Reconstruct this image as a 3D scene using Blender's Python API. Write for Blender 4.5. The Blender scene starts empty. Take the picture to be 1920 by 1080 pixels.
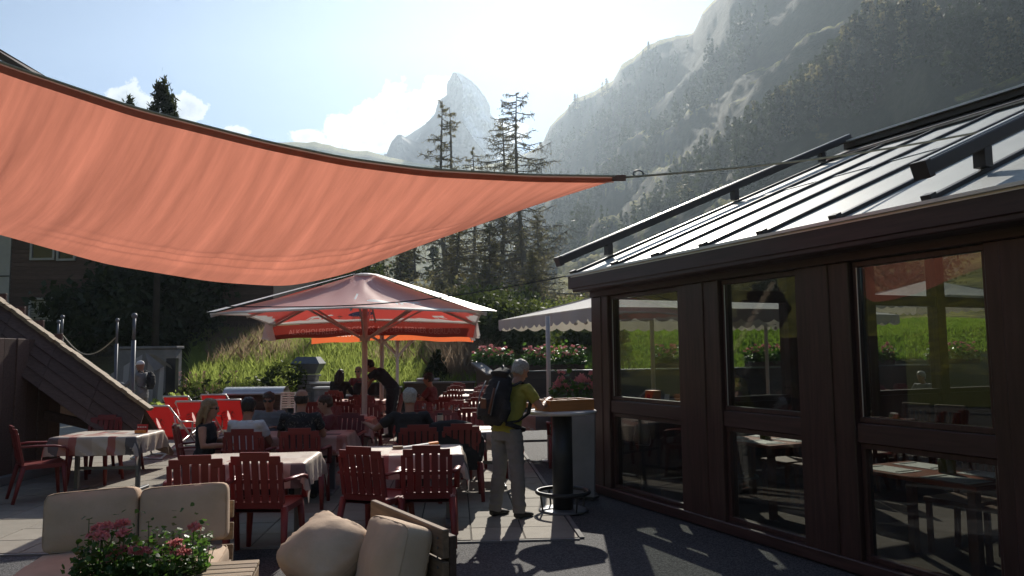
import bpy, bmesh, math, random
import numpy as np
from mathutils import Vector, Matrix, noise

random.seed(7); np.random.seed(7)
SC = bpy.context.scene
COL = SC.collection
R = math.radians

# ------------------------------------------------------------------ camera
F = 1430.0; CAMH = 1.7
cam_d = bpy.data.cameras.new('camera'); cam = bpy.data.objects.new('camera', cam_d); COL.objects.link(cam)
CROT = Matrix.Rotation(R(90 + 5.0), 3, 'X') @ Matrix.Rotation(R(-0.6), 3, 'Z')
cam.matrix_world = Matrix.Translation((0, 0, CAMH)) @ CROT.to_4x4()
cam_d.sensor_width = 36; cam_d.lens = 36 * F / 1920; cam_d.clip_start = 0.05; cam_d.clip_end = 8000
SC.camera = cam

def ray(px, py):
    d = CROT @ Vector(((px - 960) / F, (540 - py) / F, -1)); return d / d.y
def at(px, py, Y): return ray(px, py) * Y + Vector((0, 0, CAMH))      # the point seen there at distance Y
def onz(px, py, z=0.0):
    d = ray(px, py); return d * ((z - CAMH) / d.z) + Vector((0, 0, CAMH))

# ------------------------------------------------------------------ sky, sun, exposure
SUN_EL, SUN_AZ = 31.0, 4.0
SUN = Vector((math.sin(R(SUN_AZ)) * math.cos(R(SUN_EL)), math.cos(R(SUN_AZ)) * math.cos(R(SUN_EL)), math.sin(R(SUN_EL))))
W = bpy.data.worlds.new('World'); SC.world = W; W.use_nodes = True
nt = W.node_tree; nt.nodes.clear()
def N(t, typ, **kw):
    n = t.nodes.new(typ)
    for k, v in kw.items(): setattr(n, k, v)
    return n
def mth(t, op, a, b=None, c=None, clamp=False):
    n = t.nodes.new('ShaderNodeMath'); n.operation = op; n.use_clamp = clamp
    for i, x in enumerate((a, b, c)):
        if x is None: continue
        if hasattr(x, 'is_output'): t.links.new(x, n.inputs[i])
        else: n.inputs[i].default_value = x
    return n.outputs[0]
def mixc(t, f, a, b, bt='MIX'):
    n = t.nodes.new('ShaderNodeMix'); n.data_type = 'RGBA'; n.blend_type = bt
    for i, x in ((0, f), (6, a), (7, b)):
        if hasattr(x, 'is_output'): t.links.new(x, n.inputs[i])
        elif i == 0: n.inputs[0].default_value = x
        else: n.inputs[i].default_value = (*x[:3], 1)
    return n.outputs[2]
def ntex(t, scale, vec=None, detail=4, rough=.55, dist=0.0):
    n = t.nodes.new('ShaderNodeTexNoise'); n.inputs['Scale'].default_value = scale
    n.inputs['Detail'].default_value = detail; n.inputs['Roughness'].default_value = rough; n.inputs['Distortion'].default_value = dist
    if vec is not None: t.links.new(vec, n.inputs['Vector'])
    return n.outputs['Fac']
def ramp(t, f, stops, interp='LINEAR'):
    n = t.nodes.new('ShaderNodeValToRGB'); n.color_ramp.interpolation = interp
    el = n.color_ramp.elements
    while len(el) < len(stops): el.new(0.5)
    for e, (p, c) in zip(el, stops):
        e.position = p; e.color = (c, c, c, 1) if isinstance(c, (int, float)) else (*c[:3], 1)
    t.links.new(f, n.inputs[0]); return n.outputs[0]
sky = N(nt, 'ShaderNodeTexSky', sky_type='NISHITA', sun_disc=False)
sky.sun_elevation = R(SUN_EL); sky.sun_rotation = R(SUN_AZ); sky.altitude = 2600
sky.air_density = 1.0; sky.dust_density = 0.25; sky.ozone_density = 1.0
tc = N(nt, 'ShaderNodeTexCoord'); sp = N(nt, 'ShaderNodeSeparateXYZ'); nt.links.new(tc.outputs['Generated'], sp.inputs[0])
ysafe = mth(nt, 'MAXIMUM', sp.outputs[1], 0.05)
cu = mth(nt, 'DIVIDE', sp.outputs[0], ysafe); cv = mth(nt, 'DIVIDE', sp.outputs[2], ysafe)
cmb = N(nt, 'ShaderNodeCombineXYZ'); nt.links.new(cu, cmb.inputs[0]); nt.links.new(cv, cmb.inputs[1])
n1 = ntex(nt, 13, cmb.outputs[0], 10, .62); n2 = ntex(nt, 26, cmb.outputs[0], 6, .6); n3 = ntex(nt, 14, cmb.outputs[0], 6, .6)
edge = mth(nt, 'ADD', mth(nt, 'MULTIPLY', mth(nt, 'SUBTRACT', n1, .5), 2.9), mth(nt, 'MULTIPLY', mth(nt, 'SUBTRACT', n2, .5), .7))
best = None
for px, py, rx, ry in ((235, 196, 66, 46), (300, 212, 90, 30), (352, 206, 46, 34), (440, 250, 30, 16), (575, 256, 38, 22), (655, 236, 60, 36),
                       (700, 222, 80, 46), (765, 205, 85, 68), (820, 172, 60, 40), (700, 268, 110, 26), (905, 250, 90, 40), (10, 420, 300, 40)):
    d0 = ray(px, py); rx, ry = rx / F, ry / F
    du = mth(nt, 'DIVIDE', mth(nt, 'SUBTRACT', cu, d0.x), rx); dv = mth(nt, 'DIVIDE', mth(nt, 'SUBTRACT', cv, d0.z), ry)
    s_ = mth(nt, 'SUBTRACT', 1.0, mth(nt, 'SQRT', mth(nt, 'ADD', mth(nt, 'MULTIPLY', du, du), mth(nt, 'MULTIPLY', dv, dv))))
    best = s_ if best is None else mth(nt, 'SMOOTH_MAX', best, s_, .25)
mask = ramp(nt, mth(nt, 'ADD', best, edge), [(0.05, 0.0), (.20, .8), (.45, 1.0)])
mask = mth(nt, 'MULTIPLY', mask, mth(nt, 'GREATER_THAN', sp.outputs[1], .06))
body = mth(nt, 'ADD', mth(nt, 'MULTIPLY', mth(nt, 'ADD', best, edge), .5), mth(nt, 'MULTIPLY', n3, .7))
ccol = ramp(nt, body, [(.40, (8.0, 8.1, 8.3)), (.62, (6.4, 6.7, 7.1)), (.95, (3.6, 4.1, 4.8))])
bg = N(nt, 'ShaderNodeBackground'); bg.inputs['Strength'].default_value = 0.078
nt.links.new(mixc(nt, mask, sky.outputs[0], ccol), bg.inputs[0])
wo = N(nt, 'ShaderNodeOutputWorld'); nt.links.new(bg.outputs[0], wo.inputs[0])
sun_d = bpy.data.lights.new('sun', 'SUN'); sun_d.energy = 5.0; sun_d.angle = R(.53); sun_d.color = (1, .93, .82)
sun = bpy.data.objects.new('sun', sun_d); COL.objects.link(sun); sun.rotation_euler = SUN.to_track_quat('Z', 'Y').to_euler(); sun.location = SUN * 40
SC.view_settings.view_transform = 'Standard'; SC.view_settings.look = 'None'; SC.view_settings.gamma = 1; SC.view_settings.exposure = 0.5
SC.view_settings.use_curve_mapping = False
SC.render.engine = 'CYCLES'
cy = SC.cycles; cy.use_denoising = True; cy.denoiser = 'OPENIMAGEDENOISE'
cy.max_bounces = 7; cy.diffuse_bounces = 3; cy.glossy_bounces = 3; cy.transmission_bounces = 4; cy.volume_bounces = 0; cy.transparent_max_bounces = 24
cy.caustics_reflective = False; cy.caustics_refractive = False; cy.sample_clamp_indirect = 6

# ------------------------------------------------------------------ mesh helper
class MB:
    def __init__(s): s.v = []; s.f = []; s.m = []
    def quad(s, *p):
        n = len(s.v); s.v += [tuple(q) for q in p]; s.f.append(tuple(range(n, n + len(p)))); return s
    def box(s, c, d, rot=None, mi=0):
        c = Vector(c); n = len(s.v)
        for i in range(8):
            p = Vector(((i & 1) - .5, (i >> 1 & 1) - .5, (i >> 2 & 1) - .5)); p = Vector((p.x * d[0], p.y * d[1], p.z * d[2]))
            if rot is not None: p = rot @ p
            s.v.append(tuple(c + p))
        for q in ((0, 2, 3, 1), (4, 5, 7, 6), (0, 1, 5, 4), (2, 6, 7, 3), (0, 4, 6, 2), (1, 3, 7, 5)): s.f.append(tuple(n + k for k in q))
        return s
    def bar(s, a, b, w, h, up=(0, 0, 1)):
        a, b = Vector(a), Vector(b); t = (b - a); L = t.length; t.normalize(); up = Vector(up)
        x = t.cross(up); x = x.normalized() if x.length > 1e-6 else Vector((1, 0, 0)); z = x.cross(t)
        return s.box((a + b) / 2, (w, L, h), Matrix((x, t, z)).transposed())
    def tube(s, pts, rad, seg=8, cap=True, side=None):
        pts = [Vector(p) for p in pts]; n0 = len(s.v); k = len(pts)
        if not isinstance(rad, (list, tuple)) : rad = [rad] * k
        prev = None
        for i, p in enumerate(pts):
            t = (pts[min(i + 1, k - 1)] - pts[max(i - 1, 0)]); t = t.normalized() if t.length > 1e-9 else Vector((0, 0, 1))
            ref = Vector(side) if side is not None else (prev if prev is not None else (Vector((1, 0, 0)) if abs(t.x) < .8 else Vector((0, 1, 0))))
            x = ref - t * ref.dot(t); x = x.normalized() if x.length > 1e-6 else t.orthogonal().normalized()
            y = t.cross(x); prev = x
            r = rad[i]; rx, ry = r if isinstance(r, (tuple, list)) else (r, r)
            for j in range(seg):
                a = 2 * math.pi * j / seg; s.v.append(tuple(p + x * (rx * math.cos(a)) + y * (ry * math.sin(a))))
        for i in range(k - 1):
            for j in range(seg):
                a = n0 + i * seg + j; b = n0 + i * seg + (j + 1) % seg; s.f.append((a, b, b + seg, a + seg))
        if cap:
            s.f.append(tuple(n0 + j for j in reversed(range(seg)))); s.f.append(tuple(n0 + (k - 1) * seg + j for j in range(seg)))
        return s
    def lathe(s, prof, c=(0, 0, 0), seg=20):
        return s.tube([(c[0], c[1], c[2] + z) for r, z in prof], [r for r, z in prof], seg)
    def ball(s, c, r, seg=10, rings=7):
        c = Vector(c); r = (r, r, r) if isinstance(r, (int, float)) else r
        pts = []; rad = []
        for i in range(rings + 1):
            a = math.pi * (i / rings - .5); a = max(-1.50, min(1.50, a))
            pts.append(c + Vector((0, 0, r[2] * math.sin(a)))); rad.append((r[0] * math.cos(a), r[1] * math.cos(a)))
        return s.tube(pts, rad, seg, side=(1, 0, 0))
    def prism(s, poly, a, b):                       # poly of 2D points mapped through functions a (front) and b (back)
        n = len(s.v); k = len(poly); s.v += [tuple(a(*p)) for p in poly] + [tuple(b(*p)) for p in poly]
        s.f.append(tuple(n + i for i in range(k))); s.f.append(tuple(n + k + i for i in reversed(range(k))))
        for i in range(k): j = (i + 1) % k; s.f.append((n + j, n + i, n + k + i, n + k + j))
        return s
    def grid(s, nu, nv, fn):
        n = len(s.v)
        for j in range(nv + 1):
            for i in range(nu + 1): s.v.append(tuple(fn(i / nu, j / nv)))
        for j in range(nv):
            for i in range(nu): a = n + j * (nu + 1) + i; s.f.append((a, a + 1, a + nu + 2, a + nu + 1))
        return s
    def warp(s, fn): s.v = [tuple(fn(*p)) for p in s.v]; return s
    def mesh(s, name, mat, smooth=False, bevel=0, fix=True):
        me = bpy.data.meshes.new(name); me.from_pydata(s.v, [], s.f)
        if fix:
            bm = bmesh.new(); bm.from_mesh(me)
            bmesh.ops.recalc_face_normals(bm, faces=bm.faces)
            if bevel: bmesh.ops.bevel(bm, geom=bm.edges[:], offset=bevel, segments=1, affect='EDGES', clamp_overlap=True)
            bm.to_mesh(me); bm.free()
        for m in (mat if isinstance(mat, (list, tuple)) else [mat]):
            if m: me.materials.append(m)
        if smooth: me.polygons.foreach_set('use_smooth', [True] * len(me.polygons))
        me.update(); return me
    def build(s, name, mat, parent=None, smooth=False, bevel=0, loc=None, fix=True):
        return obj(name, s.mesh(name, mat, smooth, bevel, fix), parent, loc)

def obj(name, data, parent=None, loc=None):
    o = bpy.data.objects.new(name, data); COL.objects.link(o)
    if parent is not None: o.parent = parent
    if loc is not None: o.location = loc
    return o
def tag(o, label=None, cat=None, group=None, kind=None):
    if label: o['label'] = label
    if cat: o['category'] = cat
    if group: o['group'] = group
    if kind: o['kind'] = kind
    return o
def thing(name, label, cat, loc=(0, 0, 0), rz=0.0, group=None):
    o = bpy.data.objects.new(name, None); COL.objects.link(o); o.location = loc; o.rotation_euler = (0, 0, rz); o.empty_display_size = .1
    return tag(o, label, cat, group)
CH = {}
def children(o): return [c for c in bpy.data.objects if c.parent is o]
def dup(root, loc, rz, label=None, group=None, scale=None):
    if root.name not in CH: CH[root.name] = [(c, children(c)) for c in children(root)]
    r = root.copy(); COL.objects.link(r); r.location = loc; r.rotation_euler = (0, 0, rz)
    if scale: r.scale = (scale, scale, scale) if isinstance(scale, (int, float)) else scale
    if label: r['label'] = label
    if group: r['group'] = group
    for c, gs in CH[root.name]:
        c2 = c.copy(); COL.objects.link(c2); c2.parent = r
        for g in gs: g2 = g.copy(); COL.objects.link(g2); g2.parent = c2
    return r
def quads(name, P, mat, parent=None, kind=None):      # P: (n, k, 3) array of loose polygons
    P = np.asarray(P, dtype=np.float32); n, k, _ = P.shape
    me = bpy.data.meshes.new(name); me.vertices.add(n * k); me.loops.add(n * k); me.polygons.add(n)
    me.vertices.foreach_set('co', P.reshape(-1)); me.loops.foreach_set('vertex_index', np.arange(n * k, dtype=np.int32))
    me.polygons.foreach_set('loop_start', np.arange(0, n * k, k, dtype=np.int32)); me.polygons.foreach_set('loop_total', np.full(n, k, dtype=np.int32))
    me.materials.append(mat); me.update(calc_edges=True); me.validate()
    o = obj(name, me, parent)
    if kind: o['kind'] = kind
    return o

def cdt_panel(mb, mids, pt, polys, nx, ny, tri=None):
    """triangulate the unit square with polygons (list, material index) cut into it; pt maps (a, b) to 3D"""
    from mathutils.geometry import delaunay_2d_cdt
    V2 = [Vector((i / nx, j / ny)) for j in range(ny + 1) for i in range(nx + 1)]; E2 = []
    for poly, _ in polys:
        n = len(V2); V2 += [Vector((min(1, max(0, x)), min(1, max(0, y)))) for x, y in poly]; E2 += [(n + i, n + (i + 1) % len(poly)) for i in range(len(poly))]
    if tri is not None:
        n = len(V2); V2 += [Vector(p) for p in tri[0]]; E2 += [(n + a, n + b) for a, b in tri[1]]
    vo, eo, fo, *_ = delaunay_2d_cdt(V2, E2, [], 0, 1e-6)
    cen = np.array([np.mean([tuple(vo[i]) for i in f], 0) for f in fo]); mi = np.zeros(len(fo), dtype=np.int32)
    def ins(P):
        r = np.zeros(len(cen), dtype=bool); k = len(P) - 1
        for i in range(len(P)):
            (x1, y1), (x2, y2) = P[i], P[k]; k = i
            if y1 == y2: continue
            r ^= ((y1 > cen[:, 1]) != (y2 > cen[:, 1])) & (cen[:, 0] < (x2 - x1) * (cen[:, 1] - y1) / (y2 - y1) + x1)
        return r
    for poly, m_ in polys: mi[ins(poly)] = m_
    if tri is not None:
        for f in tri[2]: mi[ins([tuple(tri[0][i]) for i in f])] = 1
    n0 = len(mb.v); mb.v += [tuple(pt(p.x, p.y)) for p in vo]
    for f, m_ in zip(fo, mi): mb.f.append(tuple(n0 + i for i in f)); mids.append(int(m_))

# ------------------------------------------------------------------ materials
def newmat(name):
    m = bpy.data.materials.new(name); m.use_nodes = True; t = m.node_tree; t.nodes.clear()
    out = t.nodes.new('ShaderNodeOutputMaterial'); return m, t, out
def prin(t, col, rough=.6, metal=0.0, spec=.4):
    p = t.nodes.new('ShaderNodeBsdfPrincipled')
    if hasattr(col, 'is_output'): t.links.new(col, p.inputs['Base Color'])
    else: p.inputs['Base Color'].default_value = (*col[:3], 1)
    if hasattr(rough, 'is_output'): t.links.new(rough, p.inputs['Roughness'])
    else: p.inputs['Roughness'].default_value = rough
    p.inputs['Metallic'].default_value = metal; p.inputs['Specular IOR Level'].default_value = spec
    return p
def bumpn(t, p, h, dist=.01, st=.5):
    b = t.nodes.new('ShaderNodeBump'); b.inputs['Distance'].default_value = dist; b.inputs['Strength'].default_value = st
    t.links.new(h, b.inputs['Height']); t.links.new(b.outputs[0], p.inputs['Normal'])
def coord(t, kind='Object', sc=None, rot=None):
    c = t.nodes.new('ShaderNodeTexCoord'); o = c.outputs[kind]
    if sc or rot:
        m = t.nodes.new('ShaderNodeMapping'); m.inputs['Scale'].default_value = sc or (1, 1, 1)
        if rot: m.inputs['Rotation'].default_value = rot
        t.links.new(o, m.inputs[0]); o = m.outputs[0]
    return o
def rnd(t): return t.nodes.new('ShaderNodeObjectInfo').outputs['Random']
def sc3(c, k): return tuple(min(1, x * k) for x in c)
def mat(name, col, rough=.6, var=.25, scale=4, bump=0.0, bscale=40, metal=0.0, spec=.4, stretch=None, objvar=0.0, trans=None, tfac=.5):
    m, t, out = newmat(name); v = coord(t, 'Object', stretch)
    n = ntex(t, scale, v, 6, .6)
    c = mixc(t, ramp(t, n, [(.25, 0.0), (.75, 1.0)]), sc3(col, 1 - var), sc3(col, 1 + var))
    if objvar:
        c = mixc(t, 1.0, c, ramp(t, rnd(t), [(0, 1 - objvar), (1, 1 + objvar)]), 'MULTIPLY')
    p = prin(t, c, rough, metal, spec)
    if bump: bumpn(t, p, ntex(t, bscale, v, 4, .6), bump, .6)
    sh = p.outputs[0]
    if trans:
        tr = t.nodes.new('ShaderNodeBsdfTranslucent'); tr.inputs[0].default_value = (*trans, 1)
        mx = t.nodes.new('ShaderNodeMixShader'); mx.inputs[0].default_value = tfac
        t.links.new(sh, mx.inputs[1]); t.links.new(tr.outputs[0], mx.inputs[2]); sh = mx.outputs[0]
    t.links.new(sh, out.inputs[0]); return m
def woodmat(name, col, axis=0, rough=.65, var=.45, sc=3, objvar=.2, bump=.002):
    st = [14, 14, 14]; st[axis] = 1.0
    return mat(name, col, rough, var, sc, bump, sc * 3, stretch=tuple(st), objvar=objvar)

M = {}
M['chair'] = mat('burgundy_plastic', (.185, .030, .029), .42, .12, 3, objvar=.12)
M['metal'] = mat('grey_steel', (.16, .17, .185), .5, .15, 8, metal=.5)
M['white_metal'] = mat('aluminium', (.62, .62, .6), .35, .1, 6, metal=.6)
M['darkmetal'] = mat('dark_metal', (.035, .038, .042), .4, .2, 8, metal=.4)
M['pole_white'] = mat('white_painted_pole', (.62, .58, .55), .45, .1, 6)
M['black'] = mat('black_cloth', (.018, .018, .02), .85, .3, 8, .002, 60)
M['cushion'] = mat('beige_cushion', (.52, .395, .285), .9, .10, 7, .003, 55)
M['seam'] = mat('beige_piping', (.44, .33, .23), .9, .1, 8)
M['rope'] = mat('rope', (.45, .40, .30), .9, .2, 30)
M['cable'] = mat('dark_cable', (.03, .03, .032), .6, .1, 30)
M['brownpost'] = woodmat('dark_brown_frame', (.060, .031, .027), 2, .34, .42, 2, .1, .0012)
M['brownbeam'] = woodmat('dark_brown_beam', (.058, .031, .028), 0, .38, .42, 2, .1, .0012)
M['railmetal'] = mat('dark_brown_rail', (.05, .042, .04), .4, .2, 5)
M['shadedwood'] = woodmat('shaded_brown_plank', (.17, .115, .075), 0, .75, .4, 3, .2, .002)  # darker than the weathered wood, shade is put into the colour
M['oldwood'] = woodmat('weathered_wood', (.26, .19, .12), 0, .75, .4, 3, .2, .002)
M['darkwood'] = woodmat('dark_old_wood', (.075, .048, .035), 0, .75, .4, 3, .25, .002)
M['hutwood'] = woodmat('brown_hut_boards', (.125, .078, .064), 0, .8, .35, 3, .2, .002)
M['boxwood'] = woodmat('orange_wood', (.42, .17, .05), 0, .5, .2, 3, .1, .001)
M['stone'] = mat('grey_stone', (.22, .21, .2), .85, .35, 6, .012, 18, objvar=.25)
M['concrete'] = mat('concrete', (.20, .195, .19), .85, .25, 3, .004, 30)
M['plaster'] = mat('pale_plaster', (.5, .49, .47), .85, .1, 3, .002, 40)
M['soil'] = mat('soil', (.05, .035, .025), .95, .3, 10, .01, 30)
M['petal'] = mat('pink_petal', (.66, .24, .25), .6, .2, 20, trans=(.8, .33, .33), tfac=.35, objvar=.15)
M['leaf'] = mat('geranium_leaf', (.05, .11, .025), .45, .45, 12, trans=(.12, .26, .04), tfac=.35)
M['paper'] = mat('white_paper', (.75, .74, .72), .7, .05, 5)
M['red'] = mat('red_print', (.5, .03, .03), .5, .1, 5)
M['white'] = mat('white_print', (.75, .72, .7), .6, .04, 5)
M['navy'] = mat('navy_print', (.02, .025, .05), .5, .1, 5)
M['orange'] = mat('orange_print', (.75, .25, .06), .5, .1, 5)
M['skin'] = mat('skin', (.42, .22, .15), .55, .12, 10)
M['skin2'] = mat('tanned_skin', (.34, .16, .10), .55, .12, 10)
M['hair_dark'] = mat('dark_hair', (.02, .013, .010), .5, .4, 60, .004, 90)
M['hair_grey'] = mat('grey_hair', (.36, .34, .31), .6, .35, 60, .006, 90)
M['hair_blond'] = mat('blond_hair', (.26, .17, .09), .5, .35, 60, .004, 90)
M['hair_brown'] = mat('brown_hair', (.07, .035, .02), .5, .35, 60, .004, 90)
M['shirt_yellow'] = mat('olive_yellow_cloth', (.36, .34, .06), .85, .12, 8, .006, 14, trans=(.5, .46, .05), tfac=.15)
M['shirt_white'] = mat('white_cloth', (.62, .61, .62), .85, .06, 6, .006, 12)
M['shirt_grey'] = mat('grey_cloth', (.2, .2, .21), .85, .12, 6, .006, 12)
M['shirt_red'] = mat('wine_red_cloth', (.16, .03, .03), .85, .12, 6, .006, 12)
M['trouser_grey'] = mat('light_grey_cloth', (.20, .195, .185), .88, .12, 5, .01, 10)
M['trouser_dark'] = mat('dark_cloth', (.025, .027, .035), .88, .2, 5, .008, 10)
M['boot'] = mat('dark_boot', (.03, .027, .025), .7, .3, 12, .004, 40)
M['sole'] = mat('rubber_sole', (.015, .015, .015), .8, .2, 12)
M['glassdark'] = mat('sunglass', (.01, .01, .012), .12, .1, 5, spec=.6)
M['leather'] = mat('brown_leather', (.12, .05, .025), .55, .2, 8)
M['tabletop_white'] = mat('white_laminate', (.62, .61, .6), .35, .06, 5)
M['redwood'] = woodmat('red_brown_tabletop', (.33, .09, .05), 0, .4, .2, 3)
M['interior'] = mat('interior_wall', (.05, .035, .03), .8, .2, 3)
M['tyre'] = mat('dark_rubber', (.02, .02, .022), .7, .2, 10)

def patternmat():                      # black shirt with a broken grey pattern
    m, t, out = newmat('dark_patterned_cloth'); v = coord(t)
    n = ntex(t, 24, v, 2, .5, 1.2)
    c = mixc(t, ramp(t, n, [(.58, 0.0), (.64, 1.0)]), (.02, .02, .023), (.12, .115, .11))
    p = prin(t, c, .85); t.links.new(p.outputs[0], out.inputs[0]); return m
M['shirt_pattern'] = patternmat()
def clothmat(name, tint, seed):        # patchwork print of the tablecloths
    m, t, out = newmat(name); v = coord(t, 'Object')
    def cells(sx, sy, off):
        a = t.nodes.new('ShaderNodeMapping'); a.inputs['Scale'].default_value = (sx, sy, 1.2); a.inputs['Location'].default_value = off; t.links.new(v, a.inputs[0])
        fl = t.nodes.new('ShaderNodeVectorMath'); fl.operation = 'FLOOR'; t.links.new(a.outputs[0], fl.inputs[0])
        w = t.nodes.new('ShaderNodeTexWhiteNoise'); w.noise_dimensions = '3D'; t.links.new(fl.outputs[0], w.inputs[0]); return w.outputs[0]
    c1 = ramp(t, cells(4.2, 5.1, (seed, .3, .13)), [(0, (.66, .58, .49)), (.38, (.56, .47, .40)), (.58, (.50, .28, .22)), (.68, (.64, .57, .5)), (.80, (.15, .14, .14)), (.90, (.58, .48, .40))], 'CONSTANT')
    c2 = ramp(t, cells(9, 3.3, (seed + 5, .1, .4)), [(0, 0.0), (.9, 1.0)], 'CONSTANT')
    c = mixc(t, c2, c1, (.45, .16, .13)); c = mixc(t, 1.0, c, tint, 'MULTIPLY')
    p = prin(t, c, .5, 0, .45); bumpn(t, p, ntex(t, 6, v, 3), .02, .35)
    tr = t.nodes.new('ShaderNodeBsdfTranslucent'); t.links.new(c, tr.inputs[0])
    mx = t.nodes.new('ShaderNodeMixShader'); mx.inputs[0].default_value = .22
    t.links.new(p.outputs[0], mx.inputs[1]); t.links.new(tr.outputs[0], mx.inputs[2]); t.links.new(mx.outputs[0], out.inputs[0]); return m
M['cloth'] = [clothmat('patchwork_tablecloth', (1, 1, 1), 0.0), clothmat('patchwork_tablecloth_rosy', (1, .62, .58), 3.7), clothmat('patchwork_tablecloth_pale', (1.0, .95, .92), 8.1)]

def fabricmat(name, col, tcol, tfac=.7, weave=0, streak=0, rough=.8, spec=.3):
    m, t, out = newmat(name); v = coord(t, 'Object')
    c = col; tc_ = tcol
    if streak:
        u = coord(t, 'UV'); mp = t.nodes.new('ShaderNodeMapping'); mp.inputs['Scale'].default_value = (46, .9, 1); t.links.new(u, mp.inputs[0])
        s = ntex(t, 1.0, mp.outputs[0], 5, .65); f = ramp(t, s, [(.30, 0.0), (.72, 1.0)])
        fine = ntex(t, 260, v, 2, .7); f2 = mth(t, 'ADD', mth(t, 'MULTIPLY', f, .75), mth(t, 'MULTIPLY', fine, .35))
        tc_ = mixc(t, f2, sc3(tcol, .62), sc3(tcol, 1.22)); c = mixc(t, f2, sc3(col, .7), sc3(col, 1.15))
    p = prin(t, c, rough, 0, spec)
    if weave: bumpn(t, p, ntex(t, weave, v, 2), .004, .5)
    tr = t.nodes.new('ShaderNodeBsdfTranslucent')
    if hasattr(tc_, 'is_output'): t.links.new(tc_, tr.inputs[0])
    else: tr.inputs[0].default_value = (*tc_, 1)
    mx = t.nodes.new('ShaderNodeMixShader'); mx.inputs[0].default_value = tfac
    t.links.new(p.outputs[0], mx.inputs[1]); t.links.new(tr.outputs[0], mx.inputs[2]); t.links.new(mx.outputs[0], out.inputs[0]); return m
M['sail'] = fabricmat('orange_sail_cloth', (.62, .25, .175), (.50, .18, .12), .72, 0, 1)
M['sailhem'] = mat('sail_hem', (.34, .22, .19), .8, .15, 20, trans=(.20, .12, .10), tfac=.5)
M['umb_pink'] = fabricmat('glare_pink_canopy', (.93, .41, .34), (.66, .075, .06), .35, 3, 0, .42, .75)  # glare is put into the pale pink base colour
M['umb_white'] = fabricmat('white_canopy_print', (.82, .80, .77), (.75, .72, .66), .3, 0, 0, .42, .7)
M['umb_navy'] = fabricmat('navy_canopy_print', (.03, .035, .07), (.05, .05, .09), .3)
M['valance'] = fabricmat('shaded_red_valance', (.45, .13, .11), (.17, .022, .016), .5)  # shade from the parasol behind is put into the dim translucent colour
M['valance_backlit'] = fabricmat('backlit_orange_valance', (.7, .16, .07), (.62, .13, .045), .75)  # same red cloth, with the backlit glow put into its colour
M['awning'] = fabricmat('white_awning', (.62, .6, .58), (.5, .46, .38), .3)
M['deck'] = fabricmat('red_deckchair_cloth', (.55, .02, .02), (.19, .010, .010), .5, 200)

def glassmat(name, tint=(.77, .79, .77), k=1.9, rough=.0, dust=0.0):
    m, t, out = newmat(name); fr = t.nodes.new('ShaderNodeLayerWeight'); fr.inputs[0].default_value = .5
    g = t.nodes.new('ShaderNodeBsdfGlossy'); g.inputs['Roughness'].default_value = rough
    tr = t.nodes.new('ShaderNodeBsdfTransparent'); tr.inputs[0].default_value = (*tint, 1)
    mx = t.nodes.new('ShaderNodeMixShader'); t.links.new(mth(t, 'ADD', mth(t, 'MULTIPLY', mth(t, 'POWER', fr.outputs[1], 5.0), .9), .04 * k, clamp=True), mx.inputs[0])
    t.links.new(tr.outputs[0], mx.inputs[1]); t.links.new(g.outputs[0], mx.inputs[2]); sh = mx.outputs[0]
    if dust:
        v = coord(t, 'Object'); df = t.nodes.new('ShaderNodeBsdfDiffuse'); df.inputs[0].default_value = (.5, .48, .45, 1); m2 = t.nodes.new('ShaderNodeMixShader')
        w = mth(t, 'ADD', mth(t, 'MULTIPLY', ramp(t, ntex(t, 2.5, v, 6, .7, .6), [(.45, 0.0), (.8, 1.0)]), dust), mth(t, 'MULTIPLY', ramp(t, ntex(t, 60, v, 2), [(.7, 0.0), (.8, 1.0)]), dust))
        t.links.new(w, m2.inputs[0]); t.links.new(sh, m2.inputs[1]); t.links.new(df.outputs[0], m2.inputs[2]); sh = m2.outputs[0]
    t.links.new(sh, out.inputs[0]); return m
M['glass'] = glassmat('window_glass', dust=.10); M['drink'] = glassmat('drinking_glass', (.9, .9, .88), 2.2)
M['plasticbag'] = glassmat('plastic_bag', (.75, .75, .75), 3.0, .3)
M['housepane'] = mat('house_pane', (.03, .04, .05), .08, .1, 3, spec=.8)
def roofmat():
    m, t, out = newmat('roof_glass'); v = coord(t, 'Object')
    n = ntex(t, 2.2, v, 6, .6); d = ntex(t, 40, v, 3, .6)
    p = prin(t, mixc(t, n, (.30, .325, .31), (.40, .425, .41)), ramp(t, mth(t, 'ADD', mth(t, 'MULTIPLY', n, .6), mth(t, 'MULTIPLY', d, .3)), [(.2, .5), (.8, .66)]), 0, .6)
    p.inputs['Coat Weight'].default_value = .12; p.inputs['Coat Roughness'].default_value = .22
    t.links.new(p.outputs[0], out.inputs[0]); return m
M['roofglass'] = roofmat()
def netmat():
    m, t, out = newmat('net'); v = coord(t)
    p = prin(t, (.05, .05, .05), .8); tr = t.nodes.new('ShaderNodeBsdfTransparent'); mx = t.nodes.new('ShaderNodeMixShader'); mx.inputs[0].default_value = .62
    t.links.new(p.outputs[0], mx.inputs[1]); t.links.new(tr.outputs[0], mx.inputs[2]); t.links.new(mx.outputs[0], out.inputs[0]); return m
M['net'] = netmat()
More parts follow.
